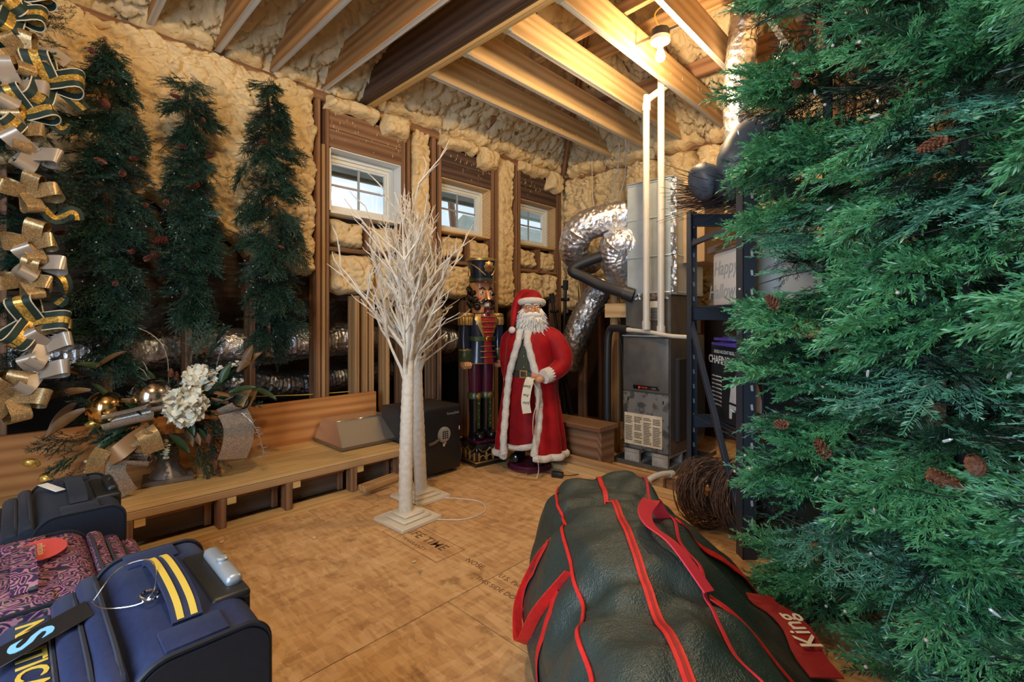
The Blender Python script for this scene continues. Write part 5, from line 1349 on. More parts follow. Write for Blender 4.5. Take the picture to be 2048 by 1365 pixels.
for s in (-1, 1):
    x = s * .06
    bt_ = MB().lathe([(.052, .206), (.056, .23), (.05, .28), (.05, .4), (.057, .54), (.062, .60)], 18, (x, .01, 0)).ball((x, -.05, .242), .052, 16, 9, (1, 1.45, .75)).build('boot', 'black_gloss', nc)
    MB().lathe([(.06, .555), (.066, .56), (.067, .60), (.06, .612)], 18, (x, .01, 0)).build('boot_cuff', 'nc_green', bt_)
    MB().ribbon([(x, -.051, .30), (x, -.049, .4), (x, -.055, .56)], (1, 0, 0), .028, .006).build('boot_panel', 'nc_green', bt_)
    for z in (.34, .40, .46, .52): MB().ball((x, -.06, z), .006, 8, 5).build('boot_stud', 'gold', bt_)
    MB().lathe([(.026, 0), (.03, .005), (.018, .012), (.004, .016)], 10, (x, -.058, .585), axis=Matrix.Rotation(PI / 2, 3, 'X'), flute=.15, nfl=6).build('rosette', 'gold_dull', bt_)
    MB().lathe([(.054, .60), (.058, .7), (.062, .82), (.064, .95)], 18, (x, .01, 0)).build('trouser_leg', 'nc_plum', nc)
    arm = MB().tube(smooth_path([(s * .135, 0, 1.275), (s * .168, 0, 1.22), (s * .178, 0, 1.08), (s * .172, -.01, .95)], 4), [.045, .052, .053, .053, .053, .052, .051, .05, .049, .048, .047, .046, .045], 14).build('arm', 'nc_navy', nc)
    MB().lathe([(.048, .89), (.054, .90), (.056, .99), (.05, 1.0)], 16, (s * .172, -.01, 0)).build('cuff', 'nc_green', arm); MB().lathe([(.0575, .985), (.058, .995)], 16, (s * .172, -.01, 0)).build('cuff_braid', 'gold_dull', arm)
    hd = MB().ball((s * .172, -.014, .865), .05, 14, 9, (.9, 1, .95))
    for k in range(4): hd.tube([(s * .172 - .027 + k * .018, -.05, .88), (s * .172 - .027 + k * .018, -.064, .855), (s * .172 - .027 + k * .018, -.05, .835)], .011, 6)
    hd.tube([(s * .142, -.045, .88), (s * .138, -.06, .86), (s * .145, -.062, .845)], .010, 6).build('hand', 'nc_skin', nc)
    ep = MB().lathe([(.03, 1.312), (.066, 1.305), (.074, 1.285), (.070, 1.272)], 18, (s * .155, 0, 0)).build('epaulette', 'gold_dull', nc)
    MB().lathe([(.066, 1.278), (.071, 1.27), (.070, 1.205), (.055, 1.20)], 40, (s * .155, 0, 0), flute=.04, nfl=20).build('fringe', 'gold_dull', ep)
MB().lathe([(.155, .868), (.148, .93), (.13, 1.06), (.135, 1.10), (.15, 1.2), (.155, 1.26), (.12, 1.305), (.06, 1.315)], 30, sy=.82).build('coat', 'nc_navy', nc)
arc_shell(MB(), [(.156, .875, -.30, .30), (.14, .97, -.28, .28), (.131, 1.06, -.26, .26), (.136, 1.10, -.28, .28), (.151, 1.2, -.42, .42), (.156, 1.255, -.5, .5), (.125, 1.30, -.5, .5)], 0, 0, 12, 1, .82, .004).build('chest_panel', 'nc_red', nc)
for s in (-1, 1):
    arc_shell(MB(), [(.136, 1.10, s * .28, s * .34), (.151, 1.2, s * .42, s * .66), (.156, 1.255, s * .5, s * .85), (.128, 1.30, s * .5, s * .9)], 0, 0, 6, 1, .82, .006).build('lapel', 'gold_dull', nc)
    MB().tube([(.158 * math.sin(a) * (1), -.158 * .82 * math.cos(a), .872 + .0) for a in np.linspace(0 if s > 0 else -1.4, 1.4 if s > 0 else 0, 14)], .004, 5).build('hem_braid', 'gold_dull', nc)
for z, w_ in ((1.275, .07), (1.23, .075), (1.185, .07), (1.14, .06), (1.02, .07), (.975, .075), (.925, .08)):
    r_ = np.interp(z, [.868, 1.06, 1.10, 1.2, 1.26, 1.3], [.158, .134, .139, .155, .16, .13]) + .006
    MB().tube([(x, -.82 * math.sqrt(max(r_ * r_ - x * x, 0)), z) for x in np.linspace(-w_, w_, 9)], .005, 6).build('frogging', 'gold_dull', nc)
MB().lathe([(.134, 1.062), (.14, 1.066), (.142, 1.10), (.136, 1.106)], 30, sy=.82).build('belt', 'nc_green', nc); MB().rbox((0, -.118, 1.084), (.05, .012, .045), .004, 1).build('buckle', 'gold', nc)
hd = MB().lathe([(.05, 1.30), (.082, 1.312), (.09, 1.36), (.094, 1.44), (.095, 1.52), (.093, 1.585)], 28, sy=.95).build('head', 'nc_skin', nc)
MB().poly([(-.016, -.086, 1.50), (.016, -.086, 1.50), (.02, -.088, 1.425), (-.02, -.088, 1.425)], (0, -.004, 0)).tube([(0, -.088, 1.505), (0, -.105, 1.47), (0, -.122, 1.432), (0, -.09, 1.425)], [.010, .014, .019, .015], 8).build('nose', 'nc_skin', hd)
for s in (-1, 1):
    MB().ball((s * .044, -.079, 1.485), .02, 12, 8, (1.05, .5, .8)).build('eye', 'nc_white', hd); MB().ball((s * .042, -.089, 1.487), .010, 10, 6, (1, .4, 1)).build('pupil', 'nc_eye', hd)
    MB().tube([(s * .018, -.094, 1.512), (s * .042, -.09, 1.530), (s * .07, -.074, 1.515)], [.005, .007, .004], 6).build('eyebrow', 'nc_hair', hd)
    MB().ball((s * .062, -.070, 1.442), .017, 12, 6, (1, .35, 1), Matrix.Rotation(s * .7, 3, 'Z')).build('cheek', 'nc_blush', hd)
    MB().tube(smooth_path([(0, -.108, 1.425), (s * .03, -.108, 1.42), (s * .06, -.098, 1.395), (s * .082, -.086, 1.405), (s * .086, -.085, 1.42)], 4), [.012, .013, .014, .015, .016, .017, .017, .016, .015, .013, .012, .011, .010, .009, .008, .006, .004], 8).build('moustache', 'nc_hair', hd)
    rr = random.Random(3 + s)
    for k in range(13):
        a = R(48 + k * 9.5); z = 1.36 + (k * 37 % 100) / 100 * .17
        MB().ball((s * .103 * math.sin(a), -.100 * math.cos(a) + .01, z), rr.uniform(.024, .034), 10, 7, (1, 1, .9)).build('curl', 'nc_hair', hd)
MB().rbox((0, -.089, 1.382), (.045, .022, .036), .004, 1).build('teeth', 'nc_white', hd)
m = MB()
for k in range(4): m.box((-.0165 + k * .011, -.1005, 1.382), (.0012, .001, .034))
m.build('teeth_gaps', 'cable_grey', hd, False)
MB().rbox((0, -.092, 1.335), (.05, .03, .05), .008, 2).ball((0, -.10, 1.295), .03, 12, 8, (1, .7, 1.5)).build('jaw_beard', 'nc_plum', hd)
ht = MB().lathe([(.098, 1.575), (.104, 1.59), (.112, 1.68), (.128, 1.765), (.13, 1.77)], 30).build('hat', 'nc_navy', nc)
MB().lathe([(.127, 1.762), (.136, 1.765), (.137, 1.785), (.12, 1.79)], 30).build('hat_rim', 'gold_dull', ht); MB().lathe([(.102, 1.582), (.109, 1.585), (.112, 1.61), (.106, 1.614)], 30).build('hat_band', 'nc_green', ht)
arc_shell(MB(), [(.09, 1.592, -1.25, 1.25), (.12, 1.588, -1.1, 1.1), (.142, 1.570, -.85, .85)], 0, 0, 14, 1, 1, .008).build('visor', 'nc_plum', ht)
MB().lathe([(.045, 0), (.05, .006), (.03, .014), (.012, .02)], 16, (0, -.118, 1.71), axis=Matrix.Rotation(R(98), 3, 'X'), flute=.12, nfl=8).build('crest', 'gold_dull', ht); MB().ball((0, -.137, 1.712), .016, 10, 7, (1, .6, 1)).build('crest_jewel', 'nc_red', ht)
for s in (-1, 1): MB().tube([((.122 - .004 * t) * math.sin(s * (1.55 - 1.3 * t)), -(.124 - .002 * t) * math.cos(s * (1.55 - 1.3 * t)), 1.745 - .11 * t ** 1.3) for t in np.linspace(0, 1, 14)], .006, 6).build('hat_cord', 'gold_dull', ht)
MB().lathe([(.004, .0), (.012, .004), (.009, .02), (.014, .03), (.017, .07), (.004, .072)], 10, (-.118, 0, 1.70), axis=Matrix.Rotation(PI, 3, 'X')).tube([(-.121, 0, 1.745), (-.119, 0, 1.70)], .002, 5).build('tassel', 'gold_dull', ht)

# ================================================================== SANTA
def velvet(name, c, c2):
    m = plain(name, c, c2, scale=9, rough=.65, detail=4, bump=.1, bscale=14, bdist=.02); setp(m.node_tree.nodes['Principled BSDF'], sheen=.25, spec=.25, sheenr=.3); return m
velvet('velvet_red', (.26, .003, .006), (.40, .006, .009)); velvet('velvet_deep', (.20, .003, .007), (.31, .005, .009))
plain('fur_white', (.80, .75, .66), (.88, .84, .77), scale=40, rough=.95, bump=1.0, bscale=130, bdist=.012); plain('beard_white', (.86, .83, .77), rough=.8)
plain('santa_skin', (.60, .27, .15), rough=.5, sub=.0); plain('belt_black', (.03, .028, .026), rough=.45)
def make_vest():
    m, nt, b = _new('vest_green'); setp(b, rough=.8)
    w = nt.nodes.new('ShaderNodeTexWave'); w.wave_type = 'BANDS'; w.bands_direction = 'X'; w.inputs['Scale'].default_value = 22
    nt.links.new(_coords(nt), w.inputs['Vector']); r = _ramp(nt, [(.3, (.028, .034, .022)), (.8, (.075, .085, .06))]); nt.links.new(w.outputs['Fac'], r.inputs['Fac']); nt.links.new(r.outputs[0], b.inputs['Base Color']); MATS['vest_green'] = m
make_vest()
sa = thing('santa_figure', 'life-size Santa in a red velvet coat standing on a round base', 'santa figure', (3.03, 2.70, 0), R(-68))
MB().lathe([(.18, 0), (.192, .006), (.192, .018), (.18, .026), (.183, .034), (.172, .046), (.02, .048)], 36).build('stand_base', 'nc_plum', sa)
for s in (-1, 1):
    MB().tube(smooth_path([(s * .085, .02, .30), (s * .088, .015, .2), (s * .092, .0, .105), (s * .098, -.055, .088), (s * .105, -.125, .082)], 4), [.05, .05, .05, .049, .047, .046, .046, .047, .048, .049, .049, .048, .046, .045, .045, .04, .02], 14).build('boot', 'black_gloss', sa)
def folds(r, z, a, n, amp, ph=0): return r * (1 + amp * math.sin(n * a + ph) * max(0, min(1, (.95 - z) / .6)))
# inner robe
m = MB(); vs = []; prof = [(.165, .80), (.172, .7), (.18, .55), (.19, .4), (.20, .27), (.205, .21)]; seg = 48
for (r, z) in prof:
    for k in range(seg):
        a = 2 * PI * k / seg; q = folds(r, z, a, 7, .05, 1); vs.append((q * math.sin(a), -q * .86 * math.cos(a), z + .015 * math.sin(3 * a) * (z < .3)))
m.add(vs, [(i * seg + k, i * seg + (k + 1) % seg, (i + 1) * seg + (k + 1) % seg, (i + 1) * seg + k) for i in range(len(prof) - 1) for k in range(seg)])
ro = m.build('robe', 'velvet_deep', sa)
hem = [(folds(.206, .2, a, 7, .05, 1) * math.sin(a), -folds(.206, .2, a, 7, .05, 1) * .86 * math.cos(a), .205 + .015 * math.sin(3 * a)) for a in np.linspace(0, 2 * PI, 49)[:-1]]
MB().tube(hem, .030, 10, closed=True, sx=.75).build('robe_hem_fur', 'fur_white', ro)
MB().lathe([(.166, .78), (.168, .85), (.172, .95), (.165, 1.05), (.14, 1.14), (.09, 1.2)], 32, sy=.84).build('vest', 'vest_green', sa)
for z in (.86, .95, 1.04): MB().ball((0, -np.interp(z, [.85, .95, 1.05], [.145, .147, .142]), z), .009, 10, 7).build('button', 'gold', sa)
be = MB().lathe([(.168, .775), (.174, .778), (.175, .825), (.168, .828)], 32, sy=.86).build('belt', 'belt_black', sa)
m = MB(); y_ = -.156
m.b2((-.034, y_, .77), (.034, y_ + .008, .782)); m.b2((-.034, y_, .823), (.034, y_ + .008, .835)); m.b2((-.034, y_, .782), (-.023, y_ + .008, .823)); m.b2((.023, y_, .782), (.034, y_ + .008, .823))
m.build('buckle', 'gold', be, False)
# coat: open shell
CP = [(1.185, .105, .30), (1.15, .165, .24), (1.08, .197, .20), (.95, .205, .40), (.80, .215, .62), (.60, .235, .72), (.40, .262, .66), (.25, .282, .55), (.13, .292, .46)]  # z, radius, half opening
def coat_pt(u, z, off=0):
    r = np.interp(z, [c[0] for c in CP][::-1], [c[1] for c in CP][::-1]); op = np.interp(z, [c[0] for c in CP][::-1], [c[2] for c in CP][::-1])
    a0, a1 = op * .85, 2 * PI - op; a = a0 + (a1 - a0) * u; q = folds(r, z, a, 11, .055, .6) + off
    return Vector((q * math.sin(a), -q * .86 * math.cos(a) + .01, z + .02 * math.sin(2 * a + 1) * max(0, .4 - z)))
nz, nu_ = 46, 90; vs = []
for i in range(nz):
    z = 1.185 - (1.185 - .13) * i / (nz - 1)
    for k in range(nu_ + 1): vs.append(coat_pt(k / nu_, z))
w_ = nu_ + 1
ct = MB().add(vs, [(i * w_ + k, i * w_ + k + 1, (i + 1) * w_ + k + 1, (i + 1) * w_ + k) for i in range(nz - 1) for k in range(nu_)]).build('coat', 'velvet_red', sa)
sm = ct.modifiers.new('thickness', 'SOLIDIFY'); sm.thickness = .008
for u in (0, 1):
    P = [coat_pt(u, z, .004) for z in np.linspace(1.17, .15, 40)]
    MB().tube(P, [.030 + .003 * math.sin(i * 1.7) for i in range(40)], 10, sx=1.0).build('coat_edge_fur', 'fur_white', ct)
P = [coat_pt(u, .135, .004) for u in np.linspace(0, 1, 70)]
MB().tube(P, .030, 10).build('coat_hem_fur', 'fur_white', ct)
# arms
def arm(pts, rad, nm='sleeve'): return MB().tube(smooth_path(pts, 5), [float(np.interp(i, np.linspace(0, (len(pts) - 1) * 5, len(rad)), rad)) for i in range((len(pts) - 1) * 5 + 1)], 16).build(nm, 'velvet_red', sa)
ar = arm([(.13, .02, 1.13), (.20, .03, 1.09), (.27, .03, .98), (.285, .0, .88), (.24, -.10, .82), (.20, -.16, .80)], [.07, .085, .088, .078, .066, .06])
MB().tube([(.225, -.125, .81), (.185, -.185, .795)], [.064, .060], 16).build('cuff_fur', 'fur_white', ar)
arm([(-.13, .02, 1.13), (-.20, .05, 1.06), (-.235, .09, .93), (-.22, .08, .80), (-.20, .05, .74)], [.07, .085, .08, .07, .062])
MB().tube([(-.205, .06, .76), (-.195, .04, .70)], .062, 14).build('cuff_fur', 'fur_white', sa); MB().ball((-.19, .03, .66), .045, 12, 8, (.7, .9, 1.1)).build('hand', 'santa_skin', sa)
h = MB(); h.ball((.155, -.215, .775), .04, 14, 9, (1, .95, .75))
for k, (dx, dz, L) in enumerate(((-.030, .018, .048), (-.034, .003, .052), (-.032, -.012, .048), (-.026, -.024, .040))):
    p0 = Vector((.145, -.235 + k * .008, .785 + dz)); h.tube([p0, p0 + Vector((-.030, -.018, .004)), p0 + Vector((-.030 - L * .35, -.006, -.016)), p0 + Vector((-.030 - L * .2, .012, -.026))], [.0115, .011, .010, .008], 8)
h.tube([(.135, -.20, .80), (.112, -.215, .815), (.095, -.232, .812)], [.012, .011, .008], 8)
h.build('hand', 'santa_skin', sa)
# head
he = MB().ball((0, -.02, 1.335), .088, 22, 16, (.95, 1, 1.15)).build('head', 'santa_skin', sa)
he.rotation_euler = (0, 0, R(26)); he.location = (0.012, 0.0, 0)
MB().ball((0, -.113, 1.325), .018, 12, 8, (1.1, 1, .9)).build('nose', 'santa_skin', he)
for s in (-1, 1):
    MB().ball((s * .034, -.098, 1.352), .011, 10, 7).build('eye', 'nc_white', he); MB().ball((s * .034, -.108, 1.352), .005, 8, 6).build('pupil', 'nc_eye', he)
    MB().ball((s * .048, -.092, 1.325), .022, 12, 8, (1, .7, .8)).build('cheek', 'santa_skin', he)
    MB().tube([(s * .034 + .021 * math.cos(a), -.117, 1.350 + .014 * math.sin(a)) for a in np.linspace(0, 2 * PI, 19)[:-1]], .0018, 5, closed=True).build('spectacle_rim', 'gold', he)
    MB().tube([(s * .055, -.117, 1.352), (s * .083, -.04, 1.358)], .0015, 5).build('spectacle_arm', 'gold', he)
    MB().tube([(s * .012, -.104, 1.374), (s * .036, -.105, 1.382), (s * .06, -.09, 1.374)], [.006, .009, .005], 7).build('eyebrow', 'beard_white', he)
    MB().tube(smooth_path([(0, -.118, 1.298), (s * .03, -.12, 1.296), (s * .06, -.108, 1.288), (s * .08, -.09, 1.296)], 4), [.012, .016, .018, .019, .019, .018, .017, .016, .015, .013, .011, .008, .004], 10).build('moustache', 'beard_white', he)
MB().tube([(-.013, -.119, 1.352), (0, -.122, 1.356), (.013, -.119, 1.352)], .0015, 5).build('spectacle_bridge', 'gold', he)
rr = random.Random(12)
bd = MB(); bd.ball((0, -.055, 1.235), .09, 18, 12, (1.12, .85, 1.15))
for i in range(520):
    a = rr.uniform(-1.9, 1.9); z = rr.uniform(1.15, 1.345); x0 = .094 * math.sin(a) * (1.12 if z < 1.3 else .98); y0 = -.055 - .078 * math.cos(a)
    if z > 1.29 and abs(a) < .8: continue
    d = Vector((math.sin(a) * .6 + rr.gauss(0, .25), -math.cos(a) * .5 + rr.gauss(0, .2), -1.0 + rr.gauss(0, .25))).normalized(); L = rr.uniform(.04, .085)
    p = Vector((x0 * .85, y0 * .92, z)); bd.tube([p, p + d * L * .6, p + d * L + Vector((0, 0, -.006))], [.006, .0045, .0008], 4)
o = bd.build('beard', 'beard_white', he, angle=180)
ha = MB().lathe([(.098, 1.385), (.10, 1.41), (.09, 1.45), (.065, 1.485), (.03, 1.502), (.004, 1.505)], 26, (0, -.01, 0)).build('hat', 'velvet_red', he)
MB().tube(smooth_path([(-.01, .0, 1.46), (-.07, .01, 1.455), (-.125, -.02, 1.38), (-.15, -.05, 1.27), (-.165, -.075, 1.19)], 6), [.05, .05, .05, .05, .05, .05, .05, .048, .046, .044, .042, .04, .038, .036, .034, .032, .03, .028, .026, .024, .022, .02, .018, .014, .01], 12).build('hat_tail', 'velvet_red', ha)
MB().tube([(.099 * math.sin(a), -.01 - .102 * math.cos(a), 1.392 + .018 * math.cos(a)) for a in np.linspace(0, 2 * PI, 33)[:-1]], .027, 10, closed=True).build('hat_fur', 'fur_white', ha)
MB().ball((-.168, -.082, 1.165), .029, 14, 9).build('pompom', 'fur_white', ha)
# scroll in the hand, trailing to the floor
plain('scroll_cream', (.78, .70, .52), (.84, .78, .62), scale=12, rough=.8)
sc_ = thing('paper_scroll', 'cream list scroll hanging from the Santa hand down to the floor', 'scroll', (3.03, 2.70, 0), R(-68))
cvx = lambda pts: smooth_path(pts, 6)
p1 = cvx([(.125, -.255, .785), (.10, -.275, .775), (.08, -.285, .70), (.07, -.295, .60), (.085, -.30, .515)])
s_main = MB().ribbon(p1, (1, -.25, 0), .082, .002).build('scroll_sheet', 'scroll_cream', sc_)
p2 = cvx([(.12, -.262, .76), (.155, -.27, .70), (.16, -.285, .60), (.135, -.30, .48), (.14, -.31, .34), (.17, -.31, .2), (.18, -.30, .08), (.165, -.31, .02)])
MB().ribbon(p2, (.4, -.9, 0), [.05 - .0004 * i for i in range(len(p2))], .002).build('scroll_tail', 'scroll_cream', sc_)
for k, (b, z) in enumerate((('Emma', .725), ('Ava', .655), ('John', .595))):
    text_mesh('handwriting', b, .034, 'label_ink', sc_, frame((.074 + .002 * k, -.2905 - .006 * k, z), (1, -.25, 0), (0, 0, 1)) @ Matrix.Rotation(PI, 4, 'Z'), .0003, shear=.3)
ad_ = thing('power_adapter', 'small black power adapter on the floor beside the Santa base', 'adapter', (2.98, 2.36, 0), R(20))
MB().rbox((0, 0, .022), (.05, .09, .044), .006, 2).build('adapter_body', 'black', ad_); MB().tube(smooth_path([(0, .045, .02), (.05, .12, .008), (.0, .2, .006), (-.05, .24, .006)], 5), .003, 5).build('adapter_cord', 'cable_black', ad_); MB().tube(smooth_path([(0, -.045, .02), (.10, -.12, .006), (.3, -.2, .006)], 5), .003, 5).build('adapter_cord', 'cable_black', ad_)
# ================================================================== URN ARRANGEMENT
def glitter(name, c, rough=.30, sc=380, metal=.55):
    m, nt, b = _new(name); setp(b, rough=rough, metal=metal)
    v = _coords(nt)
    vo = nt.nodes.new('ShaderNodeTexVoronoi'); vo.inputs['Scale'].default_value = sc; nt.links.new(v, vo.inputs['Vector'])
    sp = nt.nodes.new('ShaderNodeSeparateColor'); nt.links.new(vo.outputs['Color'], sp.inputs[0])
    r = _ramp(nt, [(.0, tuple(x * .45 for x in c)), (.8, c), (1, tuple(min(1, x * 1.5) for x in c))]); nt.links.new(sp.outputs[0], r.inputs['Fac']); nt.links.new(r.outputs[0], b.inputs['Base Color'])
    _bump(nt, b, sp.outputs[1], .7, .004); MATS[name] = m
glitter('ribbon_silver', (.52, .45, .38)); glitter('ribbon_gold', (.50, .34, .16)); glitter('trim_gold', (.75, .46, .10), .3, 160)
plain('ribbon_back', (.36, .19, .08), rough=.45, metal=.4); plain('satin_silver', (.42, .36, .30), rough=.3, metal=.35); plain('velvet_green', (.003, .018, .014), (.006, .028, .021), scale=20, rough=.6, sheen=.08)
plain('ribbon_cream', (.66, .58, .44), rough=.5)
plain('petal', (.82, .77, .60), (.88, .85, .72), scale=14, rough=.6); plain('ball_gold', (.75, .50, .22), metal=1, rough=.14); plain('ball_mercury', (.62, .52, .42), (.78, .70, .62), scale=7, metal=1, rough=.16)
plain('urn_metal', (.16, .125, .10), (.25, .20, .17), scale=9, metal=.35, rough=.4); plain('leaf_green', (.022, .05, .018), (.05, .085, .03), scale=9, rough=.4); plain('leaf_bronze', (.11, .055, .02), (.19, .10, .035), scale=9, rough=.45)
plain('sage', (.36, .36, .25), (.46, .46, .34), scale=20, rough=.7); plain('silver_twig', (.55, .48, .40), metal=.6, rough=.35)
ur = thing('urn_arrangement', 'metal urn of white flowers, ornaments and glitter ribbon on the ledge', 'flower arrangement', (.635, 3.47, .291), R(-10))
# local frame: x to the right as seen from the room, -y towards the viewer
k_ = .00304
def U(px, py, dy=0): return Vector(((px - 330) * .0026, dy, (958 - py) * k_))
u_ = MB().rbox((0, 0, .014), (.25, .20, .028), .004, 1).build('urn_foot', 'urn_metal', ur)
MB().lathe([(.095, .028), (.085, .05), (.055, .085), (.042, .12), (.048, .128), (.048, .138), (.042, .146), (.06, .19), (.10, .235), (.12, .25), (.10, .252)], 40, flute=.035, nfl=14).build('urn_bowl', 'urn_metal', ur)
rr = random.Random(41)
def petal_mesh():
    m = MB(); n = 5; vs = []
    for i in range(n):
        for j in range(n):
            u = (j / (n - 1) - .5) * 2; v = i / (n - 1); w = .021 * math.sin(PI * (.15 + .75 * v)); vs.append((u * w, .030 * v, .010 * v * v + .006 * u * u + .003 * math.sin(5 * u)))
    return m.add(vs, [(i * n + j, i * n + j + 1, (i + 1) * n + j + 1, (i + 1) * n + j) for i in range(n - 1) for j in range(n - 1)]).mesh('petal', 'petal')
PET = petal_mesh()
def flower(c, r, n):
    f = MB().ball(c, r * .8, 14, 9, (1, .8, 1)).build('flower_head', 'petal', ur)
    for i in range(n):
        t = math.acos(1 - 1.7 * (i + .5) / n); a = i * 2.39996
        d = Vector((math.sin(t) * math.cos(a), -math.cos(t), math.sin(t) * math.sin(a)))
        o = link('petal', PET, f); s = r / .058 * rr.uniform(.85, 1.15)
        tng = d.cross(Vector((rr.gauss(0, 1), rr.gauss(0, 1), rr.gauss(0, 1)))).normalized()
        o.matrix_local = Matrix.Translation(Vector(c) + Vector((d.x * r * .78, d.y * r * .68, d.z * r * .78))) @ Matrix(((tng.x, d.cross(tng).x, d.x), (tng.y, d.cross(tng).y, d.y), (tng.z, d.cross(tng).z, d.z))).to_4x4() @ Matrix.Rotation(rr.uniform(.3, .9), 4, 'X') @ Matrix.Scale(s, 4)
flower(U(360, 808, -.17), .092, 70); flower(U(388, 762, -.06), .072, 56)
MB().ball(U(300, 788, -.10), .105, 24, 16).build('ornament_ball', 'ball_mercury', ur); MB().ball(U(222, 800, -.12), .088, 24, 16).build('ornament_ball', 'ball_gold', ur)
def leaf_mesh(mat):
    m = MB(); n, q = 9, 5; vs = []
    for i in range(n):
        v = i / (n - 1); w = .030 * math.sin(PI * min(1, .06 + .94 * v)) ** .8
        for j in range(q): u = (j / (q - 1) - .5) * 2; vs.append((v * .16, u * w, .012 * u * u - .045 * v * v))
    vs += [(x, y, z - .0012) for x, y, z in vs]; N = n * q; fs = []
    for i in range(n - 1):
        for j in range(q - 1): a = i * q + j; fs += [(a, a + q, a + q + 1, a + 1), (N + a, N + a + 1, N + a + q + 1, N + a + q)]
    return m.add(vs, fs).mesh('leaf', mat)
LF = {m_: leaf_mesh(m_) for m_ in ('leaf_green', 'leaf_bronze')}
def leaf(p, d, s, mt, up=(0, -.5, 1)):
    o = link('leaf', LF[mt], ur); o.matrix_local = orient(p, d, up) @ Matrix.Scale(s, 4)
for (px, py, dx, dz, s, mt) in ((200, 770, -1, .1, 1.5, 'leaf_bronze'), (195, 800, -1, -.5, 1.6, 'leaf_bronze'), (190, 745, -.7, .5, 1.3, 'leaf_bronze'), (235, 740, -.8, .5, 1.4, 'leaf_green'), (210, 730, .6, .7, 1.2, 'leaf_bronze'), (180, 790, -.9, -.8, 1.5, 'leaf_bronze'), (230, 790, -.3, .9, 1.0, 'leaf_green'),
        (430, 770, .3, 1, 1.1, 'leaf_green'), (445, 790, .8, .4, 1.2, 'leaf_green'), (465, 750, .6, .8, 1.4, 'leaf_bronze'), (480, 745, .1, 1, 1.3, 'leaf_bronze'), (450, 800, .9, -.1, 1.2, 'leaf_green'), (500, 790, .9, -.3, 1.2, 'leaf_green'), (420, 780, -.2, .9, .9, 'leaf_green'),
        (290, 830, -.3, .8, 1.2, 'leaf_green'), (310, 830, .3, .7, 1.2, 'leaf_green'), (300, 860, .2, -.6, 1.1, 'leaf_green'), (330, 860, .6, -.5, 1.2, 'leaf_green'), (285, 815, -.7, .3, 1.1, 'leaf_green'), (345, 850, .9, -.2, 1.0, 'leaf_green'), (250, 850, -.9, -.4, 1.1, 'leaf_green')):
    leaf(U(px, py, rr.uniform(-.2, -.05)), (dx, rr.uniform(-.5, 0), dz), s * .8, mt)
def rib(pts, width, mat='ribbon_silver', wd=(0, 1, .1), th=.0015):
    P = smooth_path([U(*p) for p in pts], 6); return MB().ribbon(P, wd, width, th).build('ribbon_loop', mat, ur)
# wide glitter ribbon loops and tails
def ring_loop(px, py, dy, r, axis, width, mat, a0=0, span=5.6):
    ax = Vector(axis).normalized(); e1 = ax.cross(Vector((0, 0, 1))).normalized(); e2 = ax.cross(e1); c = U(px, py, dy)
    P = [c + e1 * (math.cos(a) * r) + e2 * (math.sin(a) * r * .72) for a in np.linspace(a0, a0 + span, 22)]
    return MB().ribbon(P, ax, width, .0016).build('ribbon_loop', mat, ur)
ring_loop(262, 815, -.24, .058, (1, -.25, .22), .20, 'ribbon_silver'); ring_loop(322, 800, -.17, .050, (1, .1, .1), .13, 'ribbon_silver')
ring_loop(452, 812, -.17, .062, (.7, -.8, .45), .12, 'ribbon_silver'); ring_loop(482, 805, -.14, .050, (.5, .3, 1), .12, 'ribbon_gold'); ring_loop(435, 800, -.13, .045, (1, -.5, -.3), .10, 'ribbon_back')
ring_loop(262, 868, -.22, .050, (1, -.4, .35), .17, 'ribbon_gold', 1.0); ring_loop(292, 858, -.23, .046, (.5, -.3, 1), .13, 'ribbon_gold', 2.0); ring_loop(268, 892, -.20, .052, (1, .1, -.25), .15, 'ribbon_silver')
rib([(300, 838, -.24), (275, 852, -.27), (248, 872, -.28), (232, 882, -.26)], .085, 'ribbon_back', (.3, .1, 1))
rib([(288, 838, -.26), (298, 852, -.29), (306, 880, -.28)], .095, 'ribbon_gold', (1, .1, .3))
rib([(225, 865, -.26), (213, 885, -.29), (212, 915, -.28), (220, 942, -.25)], .075, 'ribbon_gold', (1, .3, 0))
rib([(250, 880, -.24), (243, 905, -.27), (253, 930, -.27), (263, 950, -.24)], .085, 'ribbon_silver', (1, .3, 0))
rib([(452, 826, -.20), (462, 852, -.25), (460, 885, -.25), (450, 918, -.22)], .17, 'ribbon_silver', (1, .25, 0))
rib([(482, 840, -.19), (488, 870, -.20), (480, 900, -.18), (486, 932, -.16)], .04, 'ribbon_back', (1, .2, 0))
for k in range(26):
    a = rr.uniform(0, 2 * PI); q = rr.uniform(.3, 1)
    leaf(U(335 + 130 * q * math.cos(a), 815 - 55 * q * math.sin(a), rr.uniform(-.16, .02)), (math.cos(a), rr.uniform(-.8, -.1), math.sin(a) * .8 + .1), rr.uniform(.5, .85), 'leaf_green' if k % 3 else 'leaf_bronze')
for k in range(48):
    a = rr.uniform(0, 2 * PI); q = rr.uniform(.2, 1); o = link('fir_spray', rr.choice(SPR_L['pine'] + SPR_L['feather'] + SPR_L['fir']), ur)
    o.matrix_local = orient(U(335 + 120 * q * math.cos(a), 830 - 60 * q * math.sin(a), rr.uniform(-.10, .04)), (math.cos(a), rr.uniform(-.7, 0), math.sin(a) * .9 - .1), (rr.gauss(0, .4), -.3, 1)) @ Matrix.Scale(rr.uniform(.7, 1.0), 4)
